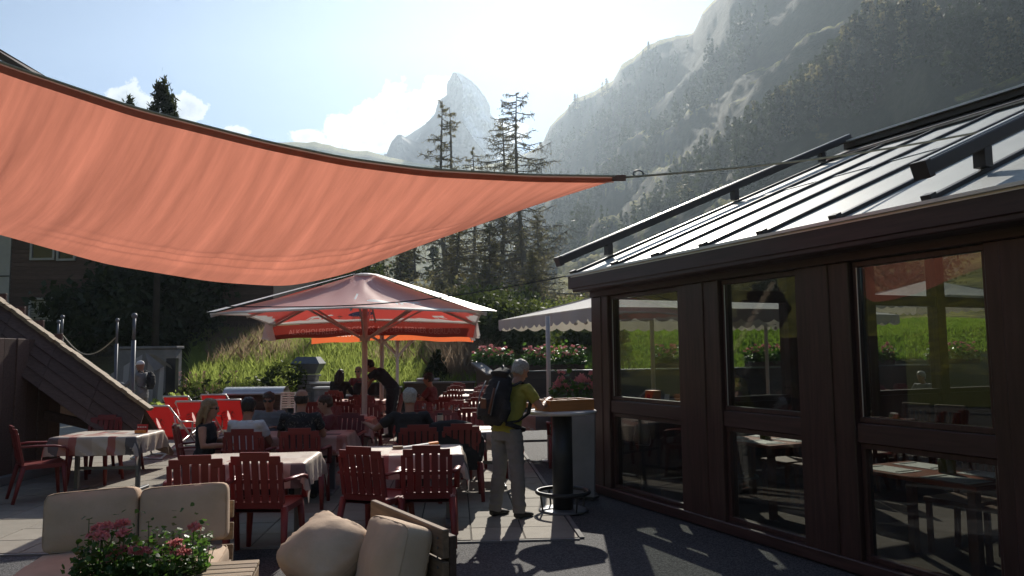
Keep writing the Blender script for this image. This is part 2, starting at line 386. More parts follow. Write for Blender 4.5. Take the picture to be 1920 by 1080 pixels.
def pavermat():
    m, t, out = newmat('paving_stone'); v = coord(t, 'Object')
    n = ntex(t, 5, v, 8, .65); n2 = ntex(t, 90, v, 3, .6); st = ntex(t, 1.3, coord(t, 'Generated'), 4)
    c = mixc(t, n, (.21, .188, .152), (.34, .31, .258)); c = mixc(t, 1.0, c, ramp(t, rnd(t), [(0, .86), (1, 1.08)]), 'MULTIPLY')
    c = mixc(t, ramp(t, n2, [(.62, 0.0), (.75, .5)]), c, (.16, .14, .12))
    p = prin(t, c, .8, 0, .3); bumpn(t, p, n2, .003, .5); t.links.new(p.outputs[0], out.inputs[0]); return m
M['paver'] = pavermat()
def asphaltmat(name, a, b, scale=130):
    m, t, out = newmat(name); v = coord(t, 'Object')
    vo = t.nodes.new('ShaderNodeTexVoronoi'); vo.inputs['Scale'].default_value = scale; t.links.new(v, vo.inputs['Vector'])
    big = ntex(t, 1.1, v, 5); w = ramp(t, vo.outputs['Color'], [(.3, 0.0), (.8, 1.0)])
    c = mixc(t, w, a, b); c = mixc(t, mth(t, 'MULTIPLY', big, .5), c, sc3(a, .7))
    p = prin(t, c, .85, 0, .35); bumpn(t, p, vo.outputs['Distance'], .006, .8); t.links.new(p.outputs[0], out.inputs[0]); return m
M['asphalt'] = asphaltmat('dark_asphalt', (.035, .037, .042), (.14, .14, .145), 95)
M['bed'] = mat('joint_sand', (.07, .062, .05), .9, .2, 20)
# ------------------------------------------------------------------ terrain
def hillmat(name, near):
    m, t, out = newmat(name); v = coord(t, 'Object')
    if near:
        n = ntex(t, .35, v, 6, .6); n2 = ntex(t, 5, v, 5, .65)
        c = mixc(t, n, (.085, .105, .022), (.15, .13, .045)); c = mixc(t, ramp(t, n2, [(.4, 0.0), (.7, .6)]), c, (.045, .06, .018))
        p = prin(t, c, .9, 0, .1); bumpn(t, p, n2, .12, .8)
    else:
        n = ntex(t, .016, v, 8, .62); n2 = ntex(t, .09, v, 8, .65); n3 = ntex(t, .5, v, 6, .6)
        g = mixc(t, n2, (.16, .165, .028), (.30, .25, .055))
        g = mixc(t, ramp(t, n3, [(.42, 0.0), (.6, .75)]), g, (.055, .06, .025))
        f = mixc(t, n3, (.022, .027, .014), (.05, .05, .028))
        r = mixc(t, n3, (.05, .05, .03), (.12, .115, .06))
        geo = t.nodes.new('ShaderNodeNewGeometry'); s = t.nodes.new('ShaderNodeSeparateXYZ'); t.links.new(geo.outputs['Normal'], s.inputs[0])
        c = mixc(t, ramp(t, mth(t, 'ADD', mth(t, 'ADD', mth(t, 'MULTIPLY', n, .7), mth(t, 'MULTIPLY', n2, .35)), mth(t, 'MULTIPLY', mth(t, 'SUBTRACT', s.outputs[2], .84), 1.1)), [(.44, 0.0), (.58, 1.0)]), f, g)
        steep = ramp(t, mth(t, 'ADD', s.outputs[2], mth(t, 'MULTIPLY', n2, .5)), [(.72, 1.0), (.86, 0.0)])
        c = mixc(t, mth(t, 'MULTIPLY', steep, .4), c, r)
        p = prin(t, c, .95, 0, .1); bumpn(t, p, mth(t, 'ADD', n2, mth(t, 'MULTIPLY', n3, .4)), 2.5, .7)
    t.links.new(p.outputs[0], out.inputs[0]); return m
M['hill'] = hillmat('alpine_slope', False); M['bank'] = hillmat('meadow_soil', True)

SIL = [(-260, 250), (0, 290), (300, 280), (500, 266), (545, 267), (590, 266), (640, 279), (700, 286), (740, 296), (800, 309), (900, 312), (960, 300), (1000, 282), (1020, 262), (1032, 236),
       (1062, 205), (1078, 186), (1120, 168), (1150, 150), (1165, 122), (1190, 106), (1215, 84), (1240, 74), (1300, 62), (1318, 22), (1342, -2), (1400, -70), (1500, -190), (1650, -330), (1920, -480), (2260, -560)]
SU = [ray(*p).x for p in SIL]; SV = [ray(*p).z for p in SIL]
YC = [(-1.1, 700), (-.3, 1000), (-.05, 950), (.02, 980), (.06, 930), (.15, 780), (.3, 560), (.6, 370), (1.0, 270)]
Z0, Y0, Y1 = .55, 24.5, 37.0
def bankz(u, Y):
    x = u * Y
    zz = np.interp(Y, [Y0, 26, 32, Y1], [Z0, .95, 2.5, 3.1])
    return zz + .10 * math.sin(x * .7) * min(1, (Y - Y0) / 4)
def bank0(u): return Y0 if u < -.1 else max(Y0, 98.35 / (4.125 - u) + .4)
def crestv(u): return float(np.interp(u, SU, SV))
def hillz(u, Y):
    Yc = float(np.interp(u, [a for a, b in YC], [b for a, b in YC])); zc = CAMH + crestv(u) * Yc
    t = (Y - Y1) / (Yc - Y1); zb = bankz(u, Y1)
    if t <= 1:
        if u > .01:
            t0 = t; fr_ = 6.5; ph = 2.6 * noise.noise(Vector((u * 7, t0 * 2.5, 2))) + u * 6; am = min(1, t0 * 5) * min(1, (1 - t0) * 6) * min(.8, max(0, .45 + .9 * noise.noise(Vector((u * 9, t0 * 5, 8)))))
            t = t0 + am * math.sin(6.283 * fr_ * t0 + ph) / (6.283 * fr_)
        p = float(np.interp(u, [-.3, 0, .05, .3, 1.0], [2.2, 2.2, 1.9, 1.8, 1.7]))
        vs = np.mean([crestv(u + d) for d in (-.09, -.06, -.03, 0, .03, .06, .09)]); ze = CAMH + vs * Yc; kk = min(1, t) ** 9
        z = zb + (ze * (1 - kk) + zc * kk - zb) * (t ** p)
        x = u * Y; w = min(1, t * 6) * (1 - t ** 3)
        q = Vector((x * .011, Y * .011, 0)); z += w * min(Y * .075, 24) * noise.fractal(q, 1.0, 2.1, 6) * (1.0 if u > -.02 else .6)
        q = Vector((x * .05, Y * .05, 3)); z += w * min(Y * .02, 7) * abs(noise.fractal(q, .9, 2.1, 4))
        if t > .9: z += (t - .9) * 10 * zc * .006 * noise.fractal(Vector((u * 60, 0, 9)), .8, 2.2, 4)
    else: z = zc - (Y - Yc) * .55
    return z
us = np.concatenate([np.linspace(-.95, -.05, 90), np.linspace(-.045, .3, 190), np.linspace(.305, .98, 130)])
def polar(name, ts, zf, m, mapY):
    V = []; nu = len(us)
    for t in ts:
        for u in us: Y = mapY(u, t); V.append((u * Y, Y, zf(u, Y)))
    Fc = [(j * nu + i, j * nu + i + 1, (j + 1) * nu + i + 1, (j + 1) * nu + i) for j in range(len(ts) - 1) for i in range(nu - 1)]
    me = bpy.data.meshes.new(name); me.from_pydata(V, [], Fc); me.materials.append(m); me.polygons.foreach_set('use_smooth', [True] * len(Fc)); me.update()
    return tag(obj(name, me), kind='structure')
def hY(u, t):
    Yc = float(np.interp(u, [a for a, b in YC], [b for a, b in YC]))
    return Y1 * (Yc / Y1) ** t if t <= 1 else Yc * (1 + (t - 1) * 1.2)
hill = polar('hillside', list(np.linspace(0, 1, 130)) + [1.05, 1.15, 1.3, 1.5], hillz, M['hill'], hY)
bank = polar('meadow_bank', np.linspace(0, 1, 26), bankz, M['bank'], lambda u, t: bank0(u) + (Y1 - bank0(u)) * t)
g = MB().quad((-3500, -200, -.6), (3500, -200, -.6), (3500, 2300, -.6), (-3500, 2300, -.6)).build('ground', M['bank'], fix=False); tag(g, kind='structure')

# ------------------------------------------------------------------ the rock peak
def peakmat(snow):
    m, t, out = newmat('peak_lit_snow_flank' if snow else 'peak_rock'); v = coord(t, 'Object')
    st = coord(t, 'Object', (.028, .02, .006), (0, R(-28), 0)); n = ntex(t, 1.0, st, 4, .55); n2 = ntex(t, .03, v, 5, .6)
    c = mixc(t, n2, (.045, .05, .06), (.11, .115, .125))
    geo = t.nodes.new('ShaderNodeNewGeometry'); s = t.nodes.new('ShaderNodeSeparateXYZ'); t.links.new(geo.outputs['Normal'], s.inputs[0])
    k = mth(t, 'ADD', mth(t, 'MULTIPLY', n, .9), -.08 if snow else -.30)  # extra snow on the right flank also stands in for its sunlight
    c = mixc(t, ramp(t, k, [(.30, 0.0), (.50, 1.0)]), c, (.75, .78, .82))
    p = prin(t, c, .8, 0, .2); bumpn(t, p, n2, 8, .5); t.links.new(p.outputs[0], out.inputs[0]); return m
M['peak'] = peakmat(False); M['peak_snow_lit'] = peakmat(True)
YM = 1150.0
PL = [(136, 850), (150, 842), (158, 838), (178, 838), (190, 822), (215, 815), (235, 795), (254, 762), (262, 745), (256, 741), (270, 733), (290, 726), (345, 690)]
PL = [(136, 850), (150, 842), (158, 838), (178, 838), (190, 822), (215, 815), (235, 795), (256, 762), (270, 733), (290, 726), (345, 690)]
PR = [(136, 860), (146, 876), (160, 893), (180, 908), (195, 917), (215, 920), (228, 932), (262, 952), (300, 1000), (345, 1040)]
PM = [(136, 855), (160, 868), (200, 868), (225, 866), (260, 888), (300, 922), (345, 950)]
def pk(tab, y): return float(np.interp(y, [a for a, b in tab], [b for a, b in tab]))
mb = MB(); nc = 72; rows = np.linspace(136, 345, 90)
def pkpt(i, j):
    y = rows[j]; a = i / nc; xl, xm, xr = pk(PL, y), pk(PM, y), pk(PR, y)
    k = (y - 136) / 209; dep = 190 * k + 8
    if a < .5: x = xl + (xm - xl) * a * 2; d = a * 2
    else: x = xm + (xr - xm) * (a - .5) * 2; d = 1 - (a - .5) * 2
    q = Vector((x * .045, y * .03, 0)); w = min(1, 4 * min(a, 1 - a))
    nn = noise.fractal(q, .8, 2.1, 6); rid = abs(noise.fractal(Vector((x * .09 + y * .05, y * .02, 5)), .8, 2.1, 5))
    jag = (1.5 if 0 < i < nc else 4.0) * noise.noise(Vector((y * .35, i * 9.1, 1)))
    return at(x + jag, y + (1.5 * noise.noise(Vector((x * .4, 0, 2))) if j else 0), YM + 60 - dep * d - 16 * w * nn - 16 * w * rid)
for j in range(len(rows)):
    for i in range(nc + 1): mb.v.append(tuple(pkpt(i, j)))
for j in range(len(rows) - 1):
    for i in range(nc): a = j * (nc + 1) + i; mb.f.append((a, a + nc + 1, a + nc + 2, a + 1))
n0 = len(mb.v)                                   # the far side of the pyramid
for j in range(len(rows)):
    for a in (0, .5, 1): x = pk(PL, rows[j]) + (pk(PR, rows[j]) - pk(PL, rows[j])) * a; mb.v.append(tuple(at(x, rows[j], YM + 62 + (220 * (rows[j] - 136) / 209 if a == .5 else 0))))
for j in range(len(rows) - 1):
    for k in (0, 1): a = n0 + j * 3 + k; mb.f.append((a, a + 1, a + 4, a + 3))
pkm = mb.build('mountain', [M['peak'], M['peak_snow_lit']], smooth=False, fix=False)
for k in range((len(rows) - 1) * nc): pkm.data.polygons[k].material_index = 1 if (k % nc) >= nc // 2 else 0
for pl_ in pkm.data.polygons[:(len(rows) - 1) * nc]: pl_.use_smooth = True
tag(pkm, 'steep rocky peak with snow streaks on its bright flank', 'mountain', kind='structure')
sh = MB(); SHL = [(725, 288), (733, 268), (744, 254), (752, 251), (760, 258), (770, 262), (800, 275), (850, 290), (920, 306), (1000, 318)]
sh.grid(60, 12, lambda a, b: at(720 + 290 * a, float(np.interp(720 + 290 * a, [p for p, q in SHL], [q for p, q in SHL])) + 90 * b + noise.noise(Vector((a * 30, b * 8, 0))) * 1.6, 1060 - 120 * b - 20 * noise.noise(Vector((a * 14, b * 5, 3)))))
tag(sh.build('rocky_shoulder', M['peak'], smooth=False, fix=False), kind='structure')

# unseen valley sides around the viewer, added to dim window reflections and skylight
mb = MB(); NA, NR = 90, 22
def vside(a, b):
    az = R(-46 - 215 * a); r_ = 75 + 520 * b * b + 60 * b; k = min(1, a * 8, (1 - a) * 6) ** .7
    z = -.7 + k * (r_ - 75) * (.30 + .12 * noise.noise(Vector((a * 6, 2, 0)))) + k * 18 * b * noise.fractal(Vector((a * 14, b * 4, 1)), .9, 2.1, 4)
    return (math.sin(az) * r_, math.cos(az) * r_, z)
mb.grid(NA, NR, vside); tag(mb.build('unseen_valley_side', M['hill'], None, True, fix=False), kind='structure')

# haze box round everything
hz = MB().box((100, 690, 300), (2900, 1520, 603))
m, t, out = newmat('haze_air'); pv = t.nodes.new('ShaderNodeVolumePrincipled'); pv.inputs['Color'].default_value = (.70, .85, 1, 1)
pv.inputs['Density'].default_value = 2.75e-4; pv.inputs['Anisotropy'].default_value = .56; t.links.new(pv.outputs[0], out.inputs['Volume'])
tag(hz.build('haze', m), kind='stuff')

# ------------------------------------------------------------------ vegetation
def leafmat(name, a, b, tcol, tf=.4, scale=1.2):
    m, t, out = newmat(name); v = coord(t, 'Object'); n = ntex(t, scale, v, 4, .7)
    c = mixc(t, ramp(t, n, [(.3, 0.0), (.7, 1.0)]), a, b); c = mixc(t, 1.0, c, ramp(t, rnd(t), [(0, .75), (1, 1.25)]), 'MULTIPLY')
    p = prin(t, c, .6, 0, .3); tr = t.nodes.new('ShaderNodeBsdfTranslucent'); tr.inputs[0].default_value = (*tcol, 1)
    mx = t.nodes.new('ShaderNodeMixShader'); mx.inputs[0].default_value = tf
    t.links.new(p.outputs[0], mx.inputs[1]); t.links.new(tr.outputs[0], mx.inputs[2]); t.links.new(mx.outputs[0], out.inputs[0]); return m
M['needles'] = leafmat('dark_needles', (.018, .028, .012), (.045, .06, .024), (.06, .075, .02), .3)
M['larch'] = leafmat('hazed_larch_needles', (.08, .078, .045), (.17, .15, .085), (.3, .27, .13), .45)  # paled needles, glare of the distance is put into the colour
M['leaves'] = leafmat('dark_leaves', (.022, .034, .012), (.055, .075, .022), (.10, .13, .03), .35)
M['leaves_light'] = leafmat('light_leaves', (.06, .085, .022), (.13, .14, .04), (.2, .24, .05), .45)
M['bark'] = mat('bark', (.055, .042, .034), .9, .4, 3, .03, 12)
M['bark_grey_hazed'] = mat('hazed_grey_bark', (.16, .145, .13), .9, .35, 3, .03, 12)  # grey bark made lighter, with distant glare put into its colour
M['grass'] = leafmat('grass_blades', (.125, .185, .038), (.235, .245, .075), (.52, .62, .15), .5, .5)
M['straw'] = leafmat('dry_grass', (.24, .17, .10), (.34, .25, .18), (.52, .38, .26), .45, .5)
M['lawn'] = leafmat('lawn_blades', (.075, .13, .022), (.12, .19, .034), (.30, .46, .06), .5, .6)

M['fireweed'] = mat('fireweed_blossom', (.34, .17, .17), .7, .2, 20, trans=(.4, .22, .22), tfac=.3)
def rquads(C, size, stretch=1.0, rng=None, up=None):
    """loose leaf quads round the points C"""
    rng = rng or np.random; n = len(C)
    a = rng.normal(size=(n, 3)); a /= np.linalg.norm(a, axis=1)[:, None]
    if up is not None: a = a * (1 - up) + np.array([0, 0, up]); a /= np.linalg.norm(a, axis=1)[:, None]
    b = rng.normal(size=(n, 3)); b -= a * (a * b).sum(1)[:, None]; b /= np.linalg.norm(b, axis=1)[:, None]
    s = (np.asarray(size) * rng.uniform(.6, 1.4, n))[:, None]
    a = a * s * stretch; b = b * s
    return np.stack([C - a, C - b * .8, C + a, C + b * .8], 1)
def blob_points(n, c, r, clumps, rng, clump=.28, shell=.55):
    c = np.array(c); r = np.array(r)
    d = rng.normal(size=(clumps, 3)); d /= np.linalg.norm(d, axis=1)[:, None]
    cc = d * (shell + (1 - shell) * rng.random((clumps, 1)) ** .5) * r
    k = rng.integers(0, clumps, n); q = rng.normal(size=(n, 3)) * clump * r.mean() * rng.uniform(.5, 1.1, (clumps, 1))[k]
    return c + cc[k] + q * np.array([1, 1, .75])
def bush(name, label, cat, loc, r, n, size, m, group=None, seed=0, clumps=26, trunk=True, cz=None, stretch=1.3):
    rng = np.random.default_rng(seed); t_ = thing(name, label, cat, loc, 0, group); cz = r[2] * .95 if cz is None else cz
    P = blob_points(n, (0, 0, cz), r, clumps, rng); P[:, 2] = np.abs(P[:, 2]) + .02
    quads('foliage', rquads(P, size, stretch, rng), m, t_)
    if trunk:
        mb = MB(); mb.tube([(0, 0, -.3), (.03, 0, cz * .5), (0, .05, cz)], [r[0] * .07 + .02, r[0] * .05 + .015, r[0] * .02 + .008], 7)
        for k in range(6):
            a = k * 1.05 + seed; mb.tube([(0, 0, cz * (.3 + .08 * k)), (math.cos(a) * r[0] * .35, math.sin(a) * r[1] * .35, cz * (.6 + .09 * k)), (math.cos(a) * r[0] * .7, math.sin(a) * r[1] * .7, cz * (.8 + .09 * k))], [r[0] * .03 + .01, r[0] * .02 + .006, .005], 5)
        mb.build('trunk', M['bark'], t_, True)
    return t_

def conifer_meshes(h, wid, nwh, per, seed, droop=.25, qs=.05):
    """a spruce or larch: trunk mesh and crown quads in tiers (unit metres)"""
    rng = np.random.default_rng(seed); tr = MB().tube([(0, 0, -1.0), (0, 0, h * .5), (.02 * h * rng.normal() * .3, 0, h)], [h * .018, h * .011, h * .002], 6)
    C = []; S = []
    for i in range(nwh):
        f = i / nwh; z = h * (.10 + .9 * f); rr = wid * (1 - f) ** .8 * rng.uniform(.6, 1.15) + .02 * h
        nb = max(4, int(per * (1 - f * .6)))
        for b in range(nb):
            a = rng.uniform(0, 6.283); L = rr * rng.uniform(.55, 1.05)
            for k in (0.35, .65, 1.0):
                C.append((math.cos(a) * L * k, math.sin(a) * L * k, z - droop * L * k * k + rng.normal() * .008 * h)); S.append(h * qs * (1.15 - .55 * k))
    return tr, np.array(C), np.array(S), rng
PROTO = {}
def hill_tree(kind, seed):
    key = (kind, seed)
    if key not in PROTO:
        h = 1.0
        if kind == 'spruce': tr, C, S, rng = conifer_meshes(h, .20, 15, 8, seed, .4, .040)
        else: tr, C, S, rng = conifer_meshes(h, .24, 12, 7, seed, .12, .042)
        me = tr.mesh('trunk', M['bark'], True)
        o = quads('crown', rquads(C, S, 1.3, rng, .25), M['needles'] if kind == 'spruce' else M['larch']); cm = o.data; bpy.data.objects.remove(o)
        PROTO[key] = (me, cm, C, S)
    return PROTO[key]
def put_tree(kind, seed, x, y, z, h, label, group, nm):
    a, b, *_ = hill_tree(kind, seed); t_ = thing(nm, label, 'tree', (x, y, z), random.uniform(0, 6.28), group); t_.scale = (h * random.uniform(.85, 1.25), h * random.uniform(.85, 1.25), h)
    obj('trunk', a, t_); obj('crown', b, t_)
rng = random.Random(3); cand = []
for _ in range(16000):
    u = rng.uniform(.02, .72); tt = rng.random() ** .8
    Y = hY(u, .40 + .585 * tt); f = noise.fractal(Vector((u * Y * .014, Y * .010, 7)), .8, 2.1, 4) + (.30 if u < .2 else .14)
    if Y < 105 or f - (.4 if Y < 260 and u < .3 else 0) < rng.uniform(.2, .6) + .28 * min(1, max(0, (u - .22) / .2)): continue
    h = rng.uniform(9, 16) * (.7 if Y < 200 else 1) * (.7 if tt > .93 else 1)
    cand.append((h / Y, u, Y, h))
cand = cand[:3000]; cand.sort(reverse=True)
for k, (s, u, Y, h) in enumerate(cand[:170]):
    kind = 'spruce' if rng.random() < .6 else 'larch'
    put_tree(kind, rng.randint(0, 3), u * Y, Y, hillz(u, Y) - .4, h, 'hazy conifer standing on the forested slope above the glass roof', 'conifers on the forested slope', 'conifer_tree')
far_ = []; rngn = np.random.default_rng(5)
for s, u, Y, h in cand[170:]:
    _, _, C, S = hill_tree('spruce', rng.randint(0, 3)); sel = rngn.integers(0, len(C), 64)
    far_.append(rquads(C[sel] * h + np.array([u * Y, Y, hillz(u, Y) - .4]), S[sel] * h * 1.5, 1.3, rngn, .2))
tag(quads('distant_forest', np.concatenate(far_), M['needles']), 'hazy far-off conifer forest covering the steep slope', 'forest', kind='stuff')
# trees on the skyline of the slope
for px, hp, kd in ((1041, 14, 'spruce'), (1066, 24, 'spruce'), (1076, 34, 'spruce'), (1081, 30, 'larch'), (1095, 22, 'spruce'), (1128, 28, 'larch'), (1136, 32, 'larch'), (1206, 26, 'spruce'), (1216, 34, 'spruce'), (1226, 18, 'spruce'), (1184, 12, 'spruce'), (1262, 10, 'larch'), (1152, 12, 'spruce')):
    u = ray(px, 100).x; Yc = hY(u, .985); put_tree(kd, px % 4, u * Yc, Yc, hillz(u, Yc) - 1.0, hp * Yc / F * 1.1, 'small conifer against the bright sky on the ridge right of the peak', 'conifers along the skyline ridge', 'ridge_conifer')
# left valley side woods behind the sail and umbrella
for k in range(70):
    u = rng.uniform(-.6, .06); Y = rng.uniform(95, 330); h = rng.uniform(10, 16)
    if -.24 < u < .03 and Y > 150 : h *= .6
    put_tree('spruce' if k % 3 else 'larch', k % 4, u * Y, Y, hillz(u, Y) - .4, h, 'dim conifer in the valley woods behind the larches', 'conifers in the valley woods', 'valley_conifer')

# tall thin larches in front of the peak
def larch(label, base, h, lean, seed, wid=.16, dens=1.0, bare=.12):
    rng = np.random.default_rng(seed); t_ = thing('larch_tree', label, 'tree', base, 0, 'tall thin larches in front of the peak')
    def ax(f): return Vector((lean * h * f + .012 * h * math.sin(f * 5 + seed), .01 * h * math.sin(f * 4), h * f))
    tr = MB().tube([ax(f) - Vector((0, 0, .6 if f == 0 else 0)) for f in np.linspace(0, 1, 12)], [h * .0125 * (1 - f) ** .8 + .02 for f in np.linspace(0, 1, 12)], 8); C = []
    nb = int(95 * dens); wid *= 1.5; li = MB()
    for i in range(nb):
        f = bare + (1 - bare) * (i + rng.random()) / nb; a = rng.uniform(0, 6.283); L = h * wid * (1.12 - f) ** .75 * rng.uniform(.45, 1.35)
        p0 = ax(f); d = Vector((math.cos(a), math.sin(a), 0)); mid = p0 + d * L * .55 + Vector((0, 0, -.12 * L * rng.uniform(.2, 1.6))); end = p0 + d * L + Vector((0, 0, .06 * L * rng.normal() - .05 * L))
        r0 = max(.03, h * .0034 * (1.1 - f)); li.tube([p0, mid, end], [r0 * 1.4, r0, .018], 4, cap=False)
        for k in range(int(8 + L * 5)):
            s = rng.uniform(.25, 1.0); q = (p0.lerp(mid, s * 2) if s < .5 else mid.lerp(end, s * 2 - 1)); dd = Vector(rng.normal(size=3)) * L * .13; dd.z = -abs(dd.z) * 1.1 + .05
            e = q + dd; li.tube([q, e], [.022, .012], 3, cap=False)
            for _ in range(4): w = q.lerp(e, rng.uniform(.2, 1.1)); C.append(tuple(w + Vector(rng.normal(size=3)) * .06))
    tr.build('trunk', M['bark_grey_hazed'], t_, True); li.build('limbs', M['bark_grey_hazed'], t_, fix=False)['kind'] = 'stuff'
    quads('needles', rquads(np.array(C), .026, 3.4, rng), M['larch'], t_)
for px, pt, pb, Y, lean, seed, wid, dens, lab in (
        (970, 176, 560, 58, -.015, 1, .17, 1.25, 'tallest broad-crowned larch standing right of the peak'),
        (826, 190, 560, 60, -.03, 2, .12, .9, 'thin larch leaning across the face of the peak'),
        (838, 202, 560, 63, -.05, 3, .10, .7, 'half bare larch close beside the leaning thin larch'),
        (884, 278, 560, 66, -.02, 4, .12, .8, 'short drooping larch below the snow streak of the peak'),
        (945, 222, 560, 62, .03, 5, .15, 1.0, 'second larch crown just left of the tallest larch'),
        (1010, 400, 580, 52, .02, 6, .20, .7, 'low larch with bare spreading branches above the white awning'),
        (780, 420, 580, 50, .01, 7, .16, .8, 'dark larch trunk rising behind the umbrella top'),
        (712, 440, 580, 54, .0, 8, .16, .8, 'leftmost larch trunk behind the umbrella top'),
        (860, 400, 580, 48, .02, 9, .17, 1.1, 'larch trunk between the umbrella top and the tallest larch'), (915, 420, 580, 46, -.02, 10, .18, 1.1, 'leaning larch low behind the umbrella right slope'), (750, 455, 580, 47, .02, 11, .16, 1.0, 'low larch just above the umbrella crown'), (1000, 470, 580, 44, -.03, 12, .2, 1.0, 'small larch at the left edge of the sunny slope')):
    top = at(px, pt, Y); u = (top.x - 0) / Y; zb = hillz(u, Y); h = top.z - zb
    larch(lab, (top.x - lean * h, Y, zb), h, lean, seed, wid, dens)
# dark trees and bushes of the middle distance
def dark_tree(label, px, Y, ztop, rr, seed, m='leaves', n=2600, size=.17, name='dense_tree', cz=None, rz=None):
    n = int(n * 2.1); size *= .64
    p = at(px, 600, Y); u = p.x / Y; zb = bankz(u, Y) if Y0 <= Y <= Y1 else (hillz(u, Y) if Y > Y1 else 0); rz_ = rz or (ztop - zb) * .5
    return bush(name, label, 'tree', (p.x, Y, zb), (rr, rr, rz_), n, size, M[m], 'dense trees behind the terrace', seed, 30)
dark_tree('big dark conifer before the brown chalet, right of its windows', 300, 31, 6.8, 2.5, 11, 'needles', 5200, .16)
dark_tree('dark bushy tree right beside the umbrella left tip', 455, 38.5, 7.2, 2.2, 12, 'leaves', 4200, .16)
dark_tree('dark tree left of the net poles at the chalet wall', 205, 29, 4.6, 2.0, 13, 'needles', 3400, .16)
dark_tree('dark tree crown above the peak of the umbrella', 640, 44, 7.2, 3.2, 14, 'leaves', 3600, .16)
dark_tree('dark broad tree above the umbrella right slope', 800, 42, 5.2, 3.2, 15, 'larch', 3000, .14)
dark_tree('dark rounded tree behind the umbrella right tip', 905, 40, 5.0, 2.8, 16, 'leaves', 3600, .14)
dark_tree('glossy dark bush right behind the left geranium box', 948, 28.5, 3.6, 1.5, 17, 'leaves', 4600, .10)
dark_tree('dark low shrub left of the glossy bush beyond the meadow', 885, 31, 3.9, 1.6, 18, 'leaves', 3000, .13)
dark_tree('small light green shrub in front of the lawn bump', 1030, 33, 3.2, 1.1, 19, 'leaves_light', 2200, .11)
dark_tree('rounded shrub on the grassy hump beside the pavilion corner', 1075, 34, 3.9, 1.5, 20, 'leaves_light', 2600, .12)
dark_tree('dark shrub hugging the pavilion corner behind the geraniums', 1105, 30, 2.7, 1.2, 21, 'leaves', 2400, .12)
for k, (px, Y, zt, rr) in enumerate(((1190, 60, 9, 3), (1290, 70, 9, 3.4), (1010, 64, 7, 2.6), (1120, 82, 9, 3), (1400, 62, 8.5, 3), (1560, 58, 9, 3.4), (1700, 62, 11, 4))):
    dark_tree('olive bush on the sunlit lower slope left of the glass roof' if px < 1200 else 'bush behind the glass pavilion on the lower slope', px, Y, zt, rr, 30 + k, 'larch', 2200, .24, 'hillside_bush')
for o in [o for o in bpy.data.objects if o.name.startswith('hillside_bush')]: o['group'] = o['label'].replace('bush', 'bushes', 1)
# arolla pine above the sail
def arolla(label, px, pt, Y, seed, n):
    top = at(px, pt, Y); t_ = thing('arolla_pine', label, 'tree', (top.x, Y, .8), 0); rng = np.random.default_rng(seed); h = top.z - .8
    MB().tube([(0, 0, -.5), (0, 0, h * .96)], [.16, .03], 7).build('trunk', M['bark'], t_, True); C = []
    for k in range(n):
        z = h - (k / n) * 3.4 - .1; a = rng.uniform(0, 6.28); rr = (0 if k == 0 else .16 + .30 * (h - z) * rng.uniform(.5, 1.0)); cx, cy_ = math.cos(a) * rr, math.sin(a) * rr
        q = rng.normal(size=(150, 3)) * np.array([.085, .085, .26]); C.append(q + np.array([cx, cy_, z - .25]))
    quads('crown', rquads(np.concatenate(C), .05, 3.0, rng, .5), M['needles'], t_)
arolla('dark pine top with upright shoots showing above the sail edge', 306, 157, 28, 3, 20); arolla('tip of a second pine just peeking over the sail edge', 243, 192, 30, 4, 8)

# meadow grass on the bank, lawn on the right
def blades(name, pts, h, w, m, seed, bend=.35, kind='stuff'):
    rng = np.random.default_rng(seed); n = len(pts); a = rng.uniform(0, 6.283, n); hh = h * rng.uniform(.45, 1.15, n)
    d = np.stack([np.cos(a), np.sin(a), np.zeros(n)], 1); tip = rng.normal(size=(n, 3)) * bend; tip[:, 2] = 0
    p = np.array(pts); up = np.array([0, 0, 1.0]); ww = (w * rng.uniform(.6, 1.4, n))[:, None]
    mid = p + up * hh[:, None] * .55 + tip * hh[:, None] * .3; top = p + up * hh[:, None] + tip * hh[:, None]
    return tag(quads(name, np.stack([p - d * ww, p + d * ww, mid + d * ww * .7, top, mid - d * ww * .7], 1), m), kind=kind)
def scatter(n, u0, u1, ya, yb, seed, test=None):
    rng = random.Random(seed); out = []
    while len(out) < n:
        Y = ya + (yb - ya) * rng.random(); x = rng.uniform(u0 * yb, u1 * yb); u = x / Y
        if u < u0 or u > u1 or (test and not test(x, Y, rng)): continue
        out.append((x, Y, bankz(u, Y) - .03))
    return out
def patch(x, Y, rng): return noise.fractal(Vector((x * .25, Y * .25, 1)), .8, 2.1, 3) > rng.uniform(-.35, .5)
tag(blades('meadow_grass', scatter(62000, -.42, .02, Y0, 36, 1), .55, .013, M['grass'], 1), 'tall green and straw meadow grass on the bank behind the terrace', 'grass')
tag(blades('dry_grass', scatter(11000, -.40, .02, 27, 36, 2, patch), .8, .011, M['straw'], 2), 'pinkish dry seed grass in the upper meadow', 'grass')
tag(blades('reed_grass', scatter(2600, -.10, -.03, 25, 28, 12), 1.25, .012, M['straw'], 12, .28), 'pale feathery tall grass at the right end of the meadow', 'grass')
tag(blades('lawn_grass', scatter(60000, .02, .70, 26.5, 36.9, 3, lambda x, Y, r: Y > bank0(x / Y) + .2), .20, .022, M['lawn'], 3), 'short bright green lawn behind the parapet', 'grass')
